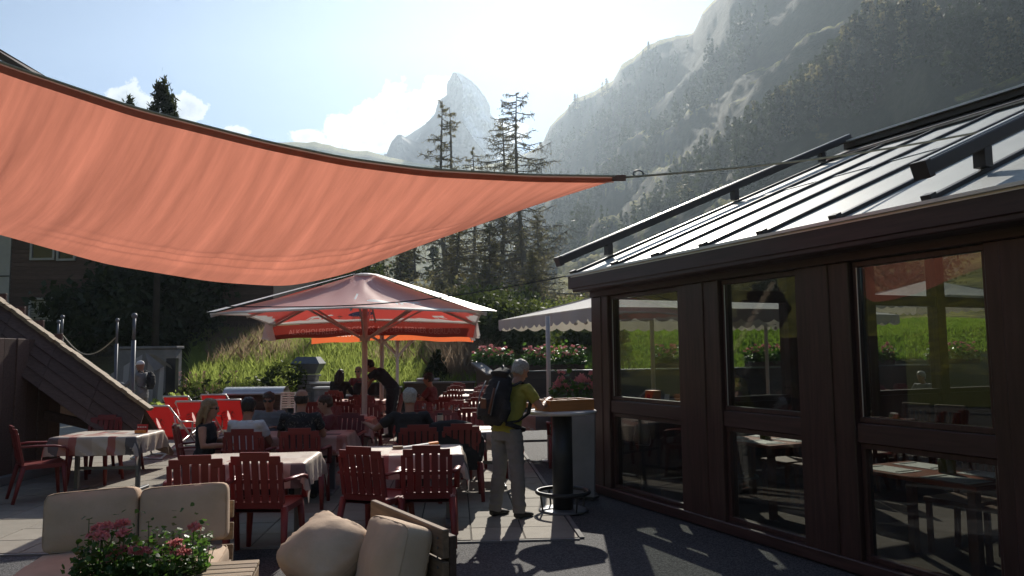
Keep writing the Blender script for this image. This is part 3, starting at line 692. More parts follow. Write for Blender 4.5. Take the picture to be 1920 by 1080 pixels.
# fireweed by the deckchairs
fw = thing('fireweed_plant', 'tall fireweed with faded pink tops behind the red deckchairs', 'plant', tuple(at(372, 700, 21.5).xy) + (0,)); rg = np.random.default_rng(9); C = []; ST = MB(); B = []
for k in range(34):
    x, y, h = rg.normal() * .5, rg.normal() * .4, rg.uniform(.7, 1.35); ST.tube([(x, y, 0), (x + .05 * rg.normal(), y, h)], [.012, .006], 4)
    for j in range(26): C.append((x + rg.normal() * .08, y + rg.normal() * .08, h * rg.uniform(.1, .85)))
    for j in range(9): B.append((x + rg.normal() * .02, y + rg.normal() * .02, h * rg.uniform(.85, 1.05))) if j < 5 else None
ST.build('stem', M['straw'], fw); quads('leaves', rquads(np.array(C), .05, 2.4, rg), M['leaves'], fw, 'stuff'); quads('blossoms', rquads(np.array(B), .022, 1.2, rg), M['fireweed'], fw, 'stuff')
for k, (px, Y, s, lab) in enumerate(((320, 19.6, .5, 'low weeds growing behind the leftmost red deckchair'), (235, 17.6, .45, 'bright green weeds below the edge of the wooden roof'), (525, 23.6, .8, 'dark rounded shrub beside the stone chimney'))):
    p = at(px, 700, Y); bush('weed_plant' if k < 2 else 'dark_shrub', lab, 'plant', (p.x, Y, 0 if k < 2 else .2), (s, s * .7, s * .75 if k < 2 else .62), 900, .05, M['grass' if k < 2 else 'leaves'], None, 50 + k, 14, k == 2)
# the dark cone shrub on the far wall
p = at(820, 700, 25.2); cs = thing('cone_shrub', 'dark cone shaped dwarf conifer standing behind the far benches', 'shrub', (p.x, 25.2, .35)); rg = np.random.default_rng(4); C = []
for k in range(4200): z = rg.random() ** 1.3 * 1.5; rr = (1.55 - z) * .52 * (rg.random() ** .4) + .03; a = rg.uniform(0, 6.28); C.append((math.cos(a) * rr, math.sin(a) * rr, z))
MB().tube([(0, 0, 0), (0, 0, 1.4)], [.05, .01], 6).build('trunk', M['bark'], cs); quads('foliage', rquads(np.array(C), .05, 1.5, rg), M['needles'], cs)
# small lift gear on the far left ridge
for px, nm, lab in ((502, 'lift_mast', 'T shaped ski lift mast leftmost on the far ridge'), (508, 'lift_mast', 'T shaped ski lift mast second from left on the far ridge'), (572, 'lift_mast', 'ski lift mast on the middle of the far ridge')):
    u = ray(px, 260).x; Y = hY(u, .99); z = hillz(u, Y); t_ = thing(nm, lab, 'lift mast', (u * Y, Y, z), 0, 'lift masts on the far ridge')
    MB().tube([(0, 0, -1), (0, 0, 4.2)], .35, 6).build('mast', M['darkmetal'], t_); MB().box((0, 0, 4.4), (3.6, .5, .5)).build('crossarm', M['darkmetal'], t_)
for px, lab in ((519, 'small box shaped station hut on the far ridge'), (560, 'low station hut near the middle of the far ridge')):
    u = ray(px, 260).x; Y = hY(u, .99); z = hillz(u, Y); t_ = thing('station_hut', lab, 'hut', (u * Y, Y, z))
    MB().box((0, 0, 1), (5, 4, 3)).build('wall', M['concrete'], t_); MB().prism([(-2.9, 2.5), (2.9, 2.5), (0, 3.8)], lambda x, z: (x, -2.3, z), lambda x, z: (x, 2.3, z)).build('roof', M['darkwood'], t_)
# ------------------------------------------------------------------ terrace floor
a_ = MB().quad((-16, -8, -.016), (20, -8, -.016), (20, 28.5, -.016), (-16, 28.5, -.016)).build('asphalt', M['asphalt'], fix=False); tag(a_, kind='structure')
GA = R(4.2); GO = Vector((.60, 7.28, 0)); GR = Vector((math.cos(GA), math.sin(GA), 0)); GF = Vector((-math.sin(GA), math.cos(GA), 0))
def gp(a, b, z=0.0): return GO + GR * a + GF * b + Vector((0, 0, z))
pav = MB().quad(gp(-18, .004, -.008), gp(-.004, .004, -.008), gp(-.004, 17, -.008), gp(-18, 17, -.008)).build('terrace_paving', M['bed'], fix=False); tag(pav, kind='structure')
slab_me = MB().box((0, 0, -.02), (.487, .487, .04)).mesh('paving_slab', M['paver'], bevel=.004)
rest = MB(); cells = []
for i in range(36):
    for j in range(34):
        c = gp(-.25 - .5 * i, .25 + .5 * j); u = c.x / c.y
        if -.78 < u and c.y < 22: cells.append((c.y, c, i, j))
cells.sort(key=lambda q: q[0])
for k, (y, c, i, j) in enumerate(cells):
    dz = random.uniform(-.0025, .0025)
    if k < 290:
        o = obj('paving_slab', slab_me, pav, c + Vector((0, 0, dz))); o.rotation_euler = (random.uniform(-.003, .003), random.uniform(-.003, .003), GA)
    else: rest.box(c + Vector((0, 0, dz - .01)), (.487, .487, .02), Matrix.Rotation(GA, 3, 'Z'))
tag(rest.build('paving_slabs', M['paver'], pav), kind='stuff')
ds = thing('drain_strip', 'straight pale metal strip along the right edge of the paving', 'drain', tuple(gp(.03, 0)), GA)
MB().box((0, 3.4, -.004), (.045, 6.8, .012)).build('strip', M['concrete'], ds)
ks = thing('edge_strip', 'thin pale metal edging along the front of the paving', 'edging', tuple(gp(0, -.03)), GA)
MB().box((-9, 0, -.008), (18, .035, .014)).build('strip', M['concrete'], ks)

# ------------------------------------------------------------------ terrace walls at the far side
def planked_wall(nm, label, cat, A, B, h, z0, m_plank, m_cap, np_, cap=.05, th=.14):
    A = Vector((*A, 0)); B = Vector((*B, 0)); L = (B - A).length; t_ = thing(nm, label, cat, tuple(A + Vector((0, 0, z0))), math.atan2(B.y - A.y, B.x - A.x))
    MB().box((L / 2, .05, h / 2), (L, th - .06, h - .01)).build('core', M['soil'], t_)
    hp = h / np_
    for k in range(np_): MB().box((L / 2, -th / 2 + .035, hp * (k + .5)), (L - .02, .03, hp - .012)).build('plank', m_plank, t_, bevel=.004)
    MB().box((L / 2, .02, h + cap / 2 + .001), (L + .04, th + .14, cap)).build('cap', m_cap, t_, bevel=.006); return t_
planked_wall('terrace_wall', 'low brown plank wall with pale cap below the cone shrub', 'wall', (-3.4, 24.0), (-1.2, 23.9), .84, 0, M['darkwood'], M['concrete'], 4)
planked_wall('terrace_wall', 'long low plank wall with bright cap left of the waiter', 'wall', (-6.6, 24.1), (-3.5, 24.0), .70, 0, M['oldwood'], M['concrete'], 3)
planked_wall('parapet_wall', 'dark brown plank parapet carrying the geranium boxes', 'parapet', (-1.0, 23.6), (15.5, 27.6), 1.16, 0, M['darkwood'], M['metal'], 5, .04)
sl = thing('stair_wall', 'sloping pale capped stair wall left of the geraniums', 'wall', (0, 0, 0))
p1, p2 = at(893, 683, 23.2), at(922, 704, 22.0)
mb = MB(); dx = Vector((.25, .05, 0))
mb.prism([(0, 0), (1, 0), (1, p2.z), (0, p1.z)], lambda s, z: p1.lerp(p2, s).xy.to_3d() + Vector((0, 0, z)), lambda s, z: p1.lerp(p2, s).xy.to_3d() + Vector((0, .22, z))); mb.build('wall', M['darkwood'], sl)
MB().bar(p1 + Vector((0, .1, .03)), p2 + Vector((0, .1, .03)), .34, .05).build('cap', M['concrete'], sl)
pp = at(905, 672, 24.6); MB().tube([(pp.x, pp.y, 0), (pp.x, pp.y, pp.z)], .06, 8).build('post', M['concrete'], sl)
# stone ledges near the chimney
for k, (px, py, w, Y, lab) in enumerate(((612, 716, .95, 24.2, 'upper pale stone ledge right of the chimney'), (615, 725, .8, 23.4, 'lower pale stone ledge right of the chimney'), (803, 709, .7, 24.4, 'short pale topped ledge left of the cone shrub'))):
    p = at(px, py, Y); t_ = thing('stone_ledge', lab, 'ledge', (p.x, p.y, 0)); MB().box((0, 0, p.z / 2 - .03), (w * .92, .4, p.z - .07)).build('base', M['stone'], t_); MB().box((0, 0, p.z - .03), (w, .5, .06)).build('slab', M['tabletop_white'], t_, bevel=.01)
# chimney with steel cowl
p = at(578, 735, 24.3); zt = at(578, 669, 24.3).z; ch = thing('vent_chimney', 'stone chimney with a wide stainless steel cowl on the meadow edge', 'chimney', (p.x, p.y, 0))
mb = MB(); hb = zt - .62; nrow = 9
MB().box((0, 0, hb / 2), (.50, .50, hb)).build('core', M['soil'], ch)
for r_ in range(nrow):
    zc = hb * (r_ + .5) / nrow; hh = hb / nrow - .014
    for sx in (-1, 1):
        s = .02 * ((r_ * 7) % 3 - 1) + sx * .15
        MB().box((s, -.26, zc), (.27, .05, hh)).build('stone', M['stone'], ch, bevel=.012); MB().box((sx * .26, .02 * ((r_ * 5) % 3 - 1), zc), (.05, .46, hh)).build('stone', M['stone'], ch, bevel=.012)
MB().box((0, 0, hb + .03), (.64, .64, .06)).build('slab', M['concrete'], ch, bevel=.01)
mb = MB()
def frus(a, b, za, zb): mb.v += [(sx * r, sy * r, z) for r, z in ((a, za), (b, zb)) for sx, sy in ((-1, -1), (1, -1), (1, 1), (-1, 1))]; n = len(mb.v) - 8; mb.f.extend([(n + i, n + (i + 1) % 4, n + 4 + (i + 1) % 4, n + 4 + i) for i in range(4)] + [(n + 3, n + 2, n + 1, n), (n + 4, n + 5, n + 6, n + 7)])
frus(.28, .44, zt - .54, zt - .22); mb.build('cowl', M['metal'], ch); mb = MB(); frus(.45, .30, zt - .215, zt); mb.build('hood', M['metal'], ch)
ch2 = at(438, 655, 31); t_ = thing('vent_pipe', 'thin dark vent pipe standing in the meadow below the umbrella tip', 'pipe', (ch2.x, 31, bankz(ch2.x / 31, 31))); hz_ = at(438, 631, 31).z - t_.location.z
MB().lathe([(.11, -.1), (.11, hz_ - .12), (.12, hz_ - .12)]).build('pipe', M['darkmetal'], t_); MB().lathe([(.22, hz_ - .1), (.24, hz_ - .04), (.2, hz_)]).build('cap', M['metal'], t_)
# curved-top metal counter behind the guests
p = at(482, 790, 18); wb = thing('hooded_counter', 'brown wooden counter with curved metal top edge behind the deckchairs', 'counter', (p.x, p.y, 0), R(3))
for k in range(5): MB().box((0, -.28, .10 + .17 * k), (1.28, .03, .158)).build('plank', M['darkwood'], wb, bevel=.004)
MB().box((0, .0, .42), (1.26, .5, .84)).build('body', M['interior'], wb)
pr = [(-.36, .86), (-.35, .93), (-.28, .99), (-.12, 1.02), (.1, 1.0), (.28, .9), (.36, .74), (.40, .55)]
mb = MB(); mb.grid(1, 7, lambda a, b: ((a - .5) * 1.36, pr[round(b * 7)][0], pr[round(b * 7)][1])); mb.grid(1, 7, lambda a, b: ((.5 - a) * 1.36, pr[round(b * 7)][0] * .97, pr[round(b * 7)][1] - .02)); mb.build('hood', M['white_metal'], wb, True, fix=False)
MB().tube([(-.7, -.37, .87), (.7, -.37, .87)], .03, 8).build('rail', M['white_metal'], wb)
p = at(538, 780, 17.6); sr = thing('slatted_rack', 'small pale slatted rack beside the hooded counter', 'rack', (p.x, p.y, 0))
for s in (-.16, .16): MB().bar((s, 0, 0), (s, .1, .9), .03, .03).build('side_rail', M['white_metal'], sr)
for k in range(7): MB().box((0, .09 - .02 * (6 - k) / 2, .88 - .055 * k), (.30, .03, .03)).build('slat', M['white_metal'], sr)

# ------------------------------------------------------------------ glass pavilion (local x along the front, y inward)
W0 = Vector((1.20, 9.14, 0)); UA = math.atan2(-.910, .414)
pv_ = thing('glass_pavilion', 'dark brown glazed pavilion with sloping metal and glass roof', 'pavilion', tuple(W0), UA)
def PW(s, t, z=0.0): return W0 + Vector((.414, -.910, 0)) * s + Vector((.910, .414, 0)) * t + Vector((0, 0, z))
Bp, Bb = M['brownpost'], M['brownbeam']
SE = -.52; SR = 8.2; TB = 9.5; ZE = 2.42
# base plinth, head beam
MB().box(((SE + SR) / 2, .09, .05), (SR - SE, .20, .10)).build('plinth', Bb, pv_, bevel=.006)
MB().box(((SE + SR) / 2, .10, 2.455), (SR - SE, .22, .10)).build('head_beam', Bb, pv_, bevel=.006)
MB().box(((SE + SR) / 2, -.03, 2.555), (SR - SE + .1, .40, .16)).build('eaves_board', Bb, pv_, bevel=.01)
MB().box(((SE + SR) / 2 - .02, -.215, 2.60), (SR - SE + .22, .06, .17)).build('fascia', Bb, pv_, bevel=.008)
mb = MB(); gpr = [(-.25, 2.70), (-.25, 2.655), (-.33, 2.62), (-.36, 2.66), (-.36, 2.70)]
MB().box(((SE + SR) / 2 - .02, -.262, 2.682), (SR - SE + .24, .035, .016)).build('drip_edge', M['white_metal'], pv_)
posts = [(SE, -.13), (1.26, 1.91), (2.91, 3.47), (4.57, 5.05), (6.2, 6.7), (7.8, SR)]
for a, b in posts:
    f = MB().box(((a + b) / 2, .10, 1.25), (b - a, .18, 2.31)).build('post', Bp, pv_, bevel=.008)
    w = (b - a) * .42; MB().box(((a + b) / 2 - .03, .007, 1.25), (w, .022, 2.30)).build('cover_strip', Bp, f, bevel=.006)
def window(a, b):
    w = b - a; c = (a + b) / 2
    def ring(x0, x1, z0, z1, nm, par, y=.09, fw=.042, d=.07):
        mb = MB(); mb.box(((x0 + x1) / 2, y, z0 + fw / 2), (x1 - x0, d, fw)).box(((x0 + x1) / 2, y, z1 - fw / 2), (x1 - x0, d, fw))
        mb.box((x0 + fw / 2, y, (z0 + z1) / 2), (fw, d - .004, z1 - z0 - 2 * fw)).box((x1 - fw / 2, y, (z0 + z1) / 2), (fw, d - .004, z1 - z0 - 2 * fw))
        return mb.build(nm, Bp, par, bevel=.004)
    tr = MB().box((c, .09, 1.07), (w - .004, .12, .15)).build('transom', Bb, pv_, bevel=.006)
    up = ring(a + .004, b - .004, 1.148, 2.40, 'window', pv_); lo = ring(a + .004, b - .004, .104, .992, 'window', pv_)
    MB().box((c, .10, 1.774), (w - .094, .012, 1.166)).build('pane', M['glass'], up); MB().box((c, .10, .548), (w - .094, .012, .802)).build('pane', M['glass'], lo)
    mb = MB(); mb.box((a + .050, .052, 1.774), (.006, .006, 1.16)); mb.build('seal', M['white_metal'], up)
for (a0, a1), (b0, b1) in zip(posts[:-1], posts[1:]): window(a1, b0)
# end wall towards the hill: posts, transoms and panes, gable above
RT, RZ = 4.75, 4.70
def rz(t): return 2.62 + (RZ - 2.62) * (t + .22) / (RT + .22) if t <= RT else RZ - (RZ - 2.62) * (t - RT) / (TB + .22 - RT)
ts = [.2, 1.7, 3.2, 4.75, 6.3, 7.8, 9.3]
for t in ts[1:]:
    MB().box((SE + .09, t, rz(t) / 2 - .04), (.18, .20, rz(t) - .08)).build('post', Bp, pv_, bevel=.006)
for z, h in ((.05, .10), (1.07, .07), (2.47, .16)):
    MB().box((SE + .09, (.2 + 9.4) / 2, z), (.14, 9.2, h)).build('end_rail', Bb, pv_, bevel=.006)
for a, b in zip(ts[:-1], ts[1:]):
    if True: MB().box((SE + .09, (a + b) / 2, .57), (.05, b - a - .21, .92)).build('sun_block_panel', Bp, pv_)  # solid panels added to block the sun and keep the inside dark
    for z0, z1 in ((1.11, 2.38),): MB().quad((SE + .09, a + .105, z0), (SE + .09, b - .105, z0), (SE + .09, b - .105, z1), (SE + .09, a + .105, z1)).build('end_pane', M['glass'], pv_)
    MB().prism([(a + .105, 2.56), (b - .105, 2.56), (b - .105, rz(b) - .16), (a + .105, rz(a) - .16)], lambda t, z: (SE + .085, t, z), lambda t, z: (SE + .089, t, z)).build('end_pane', M['glass'], pv_)
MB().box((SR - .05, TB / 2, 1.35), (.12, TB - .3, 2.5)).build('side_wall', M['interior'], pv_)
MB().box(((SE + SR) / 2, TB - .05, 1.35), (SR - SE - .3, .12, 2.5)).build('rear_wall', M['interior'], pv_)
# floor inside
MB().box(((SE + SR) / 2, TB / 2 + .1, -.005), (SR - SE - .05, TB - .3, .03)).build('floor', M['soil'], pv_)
# roof: sloping panels between glazing bars
rs = [SE - .02, .43, 1.22, 2.01, 2.80, 3.59, 4.38, 5.17, 5.96, 6.75, 7.54, SR + .05]
def rpt(s, t, dz=0.0): k = (t + .22) / (RT + .22); return Vector((s, t, 2.70 + (RZ - 2.62) * k + dz))
for a, b in zip(rs[:-1], rs[1:]):
    mb = MB(); P = [rpt(a + .02, -.2), rpt(b - .02, -.2), rpt(b - .02, RT - .45), rpt(a + .02, RT - .45)]; dn = Vector((0, 0, -.03))
    mb.v += [tuple(p) for p in P] + [tuple(p + dn) for p in P]; mb.f += [(0, 1, 2, 3), (7, 6, 5, 4), (0, 4, 5, 1), (1, 5, 6, 2), (2, 6, 7, 3), (3, 7, 4, 0)]
    pn = mb.build('roof_panel', M['roofglass'], pv_)
    if random.random() < .8:
        s0 = rpt(a + .02, 2.35, .006); s1 = rpt(b - .02, 2.35, .006); MB().bar(s0, s1, .06, .01, (0, -.4, 1)).build('seam', M['white_metal'], pn)
for k, s in enumerate(rs):
    rf = MB().bar(rpt(s, -.24, .014), rpt(s, RT - .42, .014), .06, .035, (0, -.4, 1)).build('glazing_bar', M['railmetal'], pv_, bevel=.006)
    MB().bar(rpt(s, -.25, .02), rpt(s, -.19, .02), .075, .06, (0, -.4, 1)).build('end_cap', M['railmetal'], rf)
MB().bar(rpt(SE - .05, -.22, -.02), rpt(SR, -.22, -.02), .06, .05).build('eaves_rail', M['white_metal'], pv_)
mb = MB(); P = [rpt(SE - .05, RT - .46, .03), rpt(SR, RT - .46, .03), Vector((SR, RT, RZ + .12)), Vector((SE - .05, RT, RZ + .12))]
mb.bar((P[0] + P[3]) / 2, (P[1] + P[2]) / 2, .62, .05, (0, -.4, 1)); mb.build('ridge_flashing', M['railmetal'], pv_)
MB().bar((SE - .08, RT - .05, RZ + .16), (SR, RT - .05, RZ + .16), .16, .09).build('ridge_cap', M['railmetal'], pv_, bevel=.01)
MB().bar((SE - .08, RT - .15, RZ + .215), (SR, RT - .15, RZ + .215), .07, .03).build('ridge_trim', M['white_metal'], pv_)
mb = MB(); Q = [(SE, RT, RZ + .04), (SR, RT, RZ + .04), (SR, TB + .2, 2.6), (SE, TB + .2, 2.6)]; mb.v += Q + [(x, y, z - .06) for x, y, z in Q]; mb.f += [(0, 1, 2, 3), (7, 6, 5, 4), (0, 4, 5, 1), (1, 5, 6, 2), (2, 6, 7, 3), (3, 7, 4, 0)]; mb.build('rear_roof', M['railmetal'], pv_)
MB().bar(rpt(SE + .09, -.1, -.12), rpt(SE + .09, RT, -.12), .16, .14, (0, -.4, 1)).build('verge_beam', Bb, pv_)
MB().bar(rpt(SE - .05, RT - .5, .045), rpt(SR, RT - .5, .045), .05, .02, (0, -.4, 1)).build('flashing_trim', M['white_metal'], pv_)
# raised awning rails above the roof
def rail(s, t0, t1, nm='awning_rail'):
    r_ = MB().bar(rpt(s, t0, .24), rpt(s, t1, .24), .10, .095, (0, -.4, 1)).build(nm, M['railmetal'], pv_, bevel=.01)
    MB().bar(rpt(s - .02, t0 + .02, .295), rpt(s - .02, t1, .295), .05, .012, (0, -.4, 1)).build('trim', M['white_metal'], r_)
    MB().bar(rpt(s, t0 - .03, .24), rpt(s, t0 + .02, .24), .12, .12, (0, -.4, 1)).build('end_cap', M['railmetal'], r_)
    for t in ((.3, 2.4, 4.1)):
        if t > t0: MB().bar(rpt(s, t, .05), rpt(s, t, .20), .08, .09, (1, 0, 0)).build('bracket', M['railmetal'], r_)
rail(SE - .02, -.42, RT - .05); rail(4.42, -.32, RT - .1)
# hanging lamp strip and furniture inside are added below

# ------------------------------------------------------------------ orange shade sail
TP = [(-420, -60, 4.26), (-200, 40, 4.51), (0, 122, 4.76), (250, 206, 5.25), (500, 270, 5.74), (650, 301, 5.99), (800, 321, 6.23), (1000, 332, 6.52), (1152, 334, 6.72)]
BP = [(-420, 330, 6.48), (-200, 392, 6.64), (0, 440, 6.81), (200, 496, 7.05), (400, 529, 7.26), (540, 538, 7.30), (650, 514, 7.26), (800, 456, 7.13), (1000, 386, 6.93), (1152, 338, 6.72)]
def cv(tab, x): X = [p[0] for p in tab]; return float(np.interp(x, X, [p[1] for p in tab])), float(np.interp(x, X, [p[2] for p in tab]))
def smooth_tab(tab):
    xs = np.linspace(-420, 1152, 160); ys = np.array([cv(tab, x) for x in xs])
    for _ in range(14): ys[1:-1] = (ys[:-2] + 2 * ys[1:-1] + ys[2:]) / 4
    return xs, ys
TX, TY = smooth_tab(TP); BX, BY = smooth_tab(BP)
def edgept(xs, ys, x): return at(x, float(np.interp(x, xs, ys[:, 0])), float(np.interp(x, xs, ys[:, 1])))
def sailpt(a, b):
    x = -420 + 1572 * a; p = edgept(TX, TY, x).lerp(edgept(BX, BY, x), b); w = math.sin(math.pi * b) * min(1, (1 - a) * 5)
    s = x / 1572; k = 0
    k += .020 * noise.noise(Vector((x * .02 + b * 3.5, b * .8, 0))) + .012 * noise.noise(Vector((x * .055 + b * 8, b * 1.2, 4)))
    fold = 0
    for b0, amp in ((.80, .035), (.90, .03), (.70, .014)):
        bb = b0 + .05 * math.sin(a * 5 + b0 * 9) - .10 * max(0, a - .6); fold += amp * math.exp(-((b - bb) / .018) ** 2) * max(0, math.sin(math.pi * min(1, max(0, (a - .28) / .55))))
    return p + Vector((0, 0, -.10 * w + k * w + fold))
mb = MB().grid(260, 90, sailpt); sme = mb.mesh('cloth', M['sail'], True, fix=False)
uv = sme.uv_layers.new(name='UVMap'); nu = 261
vi = np.zeros(len(sme.loops), dtype=np.int32); sme.loops.foreach_get('vertex_index', vi)
aa = (vi % nu) / 260; bb = (vi // nu) / 90; uvs = np.stack([aa + .13 * bb * (1.0 - .2 * aa), bb], 1).astype(np.float32); uv.data.foreach_set('uv', uvs.reshape(-1))
c0 = edgept(TX, TY, 400); sa = thing('shade_sail', 'large orange shade sail stretched overhead with dark hem', 'shade sail', tuple(c0))
o = obj('cloth', sme, sa, -c0)
mb = MB()
for k in range(118):
    x0 = -420 + 1572 * k / 118; x1 = -420 + 1572 * (k + 1) / 118
    p0, p1 = edgept(TX, TY, x0), edgept(TX, TY, x1); w0 = .05 * (1 - .4 * k / 118)
    for p in (p0, p1): mb.v += [tuple(p + Vector((0, -.012, .012)) - c0), tuple(p + Vector((0, .05, -w0)) - c0)]
    n = len(mb.v) - 4; mb.f.append((n, n + 1, n + 3, n + 2))
mb.build('hem', M['sailhem'], sa, fix=False)
MB().tube([edgept(TX, TY, -420 + 1572 * k / 60) + Vector((0, -.015, .016)) - c0 for k in range(61)], .010, 6).build('edge_rope', M['rope'], sa, True)
tip = edgept(TX, TY, 1150)
mb = MB(); mb.box(tip + Vector((.05, 0, 0)) - c0, (.12, .03, .05)); mb.build('corner_patch', M['sailhem'], sa)
mb = MB(); q = at(1197, 325, 6.72); mb.tube([q - c0 + Vector((.045 * math.cos(a), .01, .03 * math.sin(a))) for a in np.linspace(0, 6.283, 13)], .008, 6); mb.build('ring', M['metal'], sa, True)
def ropething(nm, label, pts, r, m, cat='rope'):
    t_ = thing(nm, label, cat, tuple(pts[0])); MB().tube([Vector(p) - Vector(pts[0]) for p in pts], r, 6).build('strand', M[m], t_, True); return t_
q2 = at(2010, 212, 6.9)
ropething('tension_rope', 'thin pale rope running from the sail corner across the glass roof', [tip.lerp(q2, k / 24) + Vector((0, 0, -.09 * math.sin(math.pi * k / 24))) for k in range(25)], .010, 'rope')
pc0, pc1 = PW(SE - .05, -.1, 2.72), at(395, 574, 9.6)
ropething('guy_cable', 'dark thin cable crossing in front of the umbrella from the pavilion corner', [Vector(pc0).lerp(pc1, k / 24) + Vector((0, 0, -.16 * math.sin(math.pi * k / 24))) for k in range(25)], .008, 'cable', 'cable')

# ------------------------------------------------------------------ umbrellas
def text(body, size, m, parent, loc, rot, ext=.001, nm='lettering', align='CENTER', sx=1.0):
    c = bpy.data.curves.new(nm, 'FONT'); c.body = body; c.size = size; c.align_x = align; c.align_y = 'CENTER'; c.extrude = ext; c.resolution_u = 2; c.materials.append(m)
    tmp = bpy.data.objects.new('tmp', c); COL.objects.link(tmp); dg = bpy.context.evaluated_depsgraph_get(); me = bpy.data.meshes.new_from_object(tmp.evaluated_get(dg)); bpy.data.objects.remove(tmp); me.name = nm
    o = obj(nm, me, parent, loc); o.rotation_euler = rot; o.scale = (sx, 1, 1); return o
COW = [(0, .30), (.03, .62), (.12, .70), (.70, .72), (.84, .84), (.90, .80), (1.0, .74), (.97, .64), (.86, .60), (.80, .42), (.80, 0), (.72, 0), (.70, .32), (.62, .30), (.60, .02), (.53, .02), (.50, .34), (.26, .36), (.22, 0), (.14, 0), (.15, .34), (.10, .42), (.07, .1), (.03, .02), (.0, .08)]
MTN = [(0, .02), (.06, .35), (.09, .30), (.15, .75), (.19, .55), (.25, .95), (.29, .60), (.33, .7), (.40, .25), (.46, .12), (.54, .10), (.60, .30), (.65, .22), (.71, .62), (.75, .48), (.82, .9), (.86, .55), (.90, .66), (1, .02)]
def umbrella(label, c, rz, half, ze, za, pole_h, full=True, group=None):
    U = thing('parasol', label, 'umbrella', c, rz, group); H = half
    cor = [(-H, -H), (H, -H), (H, H), (-H, H)]
    def rim(a):       # along the rim, 0..4
        k = int(a) % 4; f = a - int(a); p = Vector(cor[k]).lerp(Vector(cor[(k + 1) % 4]), f); sag = .08 * (1 - abs(2 * f - 1)) if True else 0
        return Vector((p.x, p.y, ze + sag))
    ctr = .16
    mtn = [(0.0, 0.0), (1.0, 0.0)] + [(f, .03 + h * .11) for f, h in reversed(MTN)]
    cow = lambda f0, h0, w, h, fl=False: [(f0 + (1 - x if fl else x) * w, h0 + y * h) for x, y in COW]
    ova = lambda f0, h0, w, h: [(f0 + w * (.5 + .5 * math.cos(a)), h0 + h * (.5 + .5 * math.sin(a))) for a in np.linspace(0, 6.283, 25)[:-1]]
    side_art = {0: [(mtn, 1), (cow(.70, .20, .15, .15), 1), (ova(.56, .22, .13, .10), 1)], 1: [(mtn, 1), (cow(.6, .2, .15, .15), 1)], 3: [(mtn, 1)],
                2: [(mtn, 1), (cow(.74, .10, .13, .17, True), 1), (cow(.08, .12, .08, .12, True), 1), (ova(.50, .13, .15, .15), 2)]}
    mb = MB(); mids = []
    for k in range(4):
        def pt(f, h, k=k):
            r_ = rim(k + min(f, .99999)); i = Vector((r_.x * ctr / H, r_.y * ctr / H, za)); p = r_.lerp(i, h); wr = .03 * math.sin(math.pi * h) * (-abs(math.sin(2 * math.pi * f))) + .007 * math.sin(f * 40 + h * 9) * math.sin(math.pi * h); return p + Vector((0, 0, wr - .03 * math.sin(math.pi * h)))
        art = side_art[k] if full else []
        cdt_panel(mb, mids, pt, art, 18, 9)
    can = mb.build('canopy', [M['umb_pink'] if full else M['valance'], M['umb_white'], M['umb_navy']], U, True, fix=False)
    can.data.polygons.foreach_set('material_index', mids)
    if full:
        for k, wd in ((0, .09), (1, .16), (2, .09), (3, .09)):
            r_ = rim(k); i = Vector((r_.x * ctr / H, r_.y * ctr / H, za)); mb = MB(); sd = Vector((-r_.y, r_.x, 0)).normalized() * wd
            mb.quad(r_ - sd * 1.5 + Vector((0, 0, .03)), r_ + sd * 1.5 + Vector((0, 0, .03)), i + sd * .4 + Vector((0, 0, .03)), i - sd * .4 + Vector((0, 0, .03))); mb.build('sunlit_corner_stripe', M['umb_white'], can, fix=False)  # white strips, the wide right one standing in for a sunlit panel
        mb = MB()
        for k in range(32): mb.bar(rim(k / 8), rim(min(3.99999, (k + 1) / 8)), .03, .022)
        mb.build('hem', M['umb_white'], can)
        sl_ = math.atan2(za - ze, H - ctr); r_ = rim(2 + .565); i = Vector((r_.x * ctr / H, r_.y * ctr / H, za)); q = r_.lerp(i, .195) + Vector((0, 0, -.075))
        text('immer', .15, M['white'], can, q, (math.pi / 2 + .35, 0, 0), .001); text('+', .2, M['white'], can, q + Vector((-.42, 0, 0)), (math.pi / 2 + .35, 0, 0), .001)
    # frame
    pl = MB().tube([(0, 0, 0), (0, 0, pole_h)], .045, 14).build('pole', M['pole_white'], U, True)
    MB().lathe([(.085, pole_h - 1.02), (.085, pole_h - .92)], seg=12).build('hub', M['pole_white'], pl); MB().lathe([(.19, za - .01), (.20, za + .02), (.10, za + .05)], seg=16).build('cap', M['umb_white'], can)
    for k in range(8):
        r_ = rim(k / 2) + Vector((0, 0, -.03)); i = Vector((r_.x * .05, r_.y * .05, za - .06)); rb = MB().bar(i, r_, .03, .035).build('rib', M['pole_white'], U)
        MB().bar(Vector((r_.x * .03, r_.y * .03, pole_h - .97)), i.lerp(r_, .52) + Vector((0, 0, -.02)), .028, .03).build('strut', M['pole_white'], rb)
    return U, rim, can
u1c = onz(684, 860); u1 = Vector((at(684, 640, 12.7).x, 12.7, 0))
U1, rim1, can1 = umbrella('pale red and white parasol with cow print in the middle of the terrace', u1, R(5), 1.92, 2.31, 3.03, 2.97)
def valance(U, rim, side, h, m, wob=.02, f0=0.0, f1=1.0, nm='valance', tilt=0.0):
    def pt(a, b):
        f = f0 + (f1 - f0) * a; p = rim(side + min(.99999, f)); w = wob * math.sin(a * 17 + side) * b
        n = Vector((0, 1 if side == 2 else -1, 0)) if side in (0, 2) else Vector((1 if side == 1 else -1, 0, 0))
        return p + n * (w + tilt * b * h) + Vector((0, 0, -.02 - h * b + .012 * math.sin(a * 23) * b))
    return MB().grid(40, 4, pt).build(nm, m, U, True, fix=False)
tx = 'ALKOHOLFREIER BIERGENUSS AUS DEM BERNER OBERLAND'
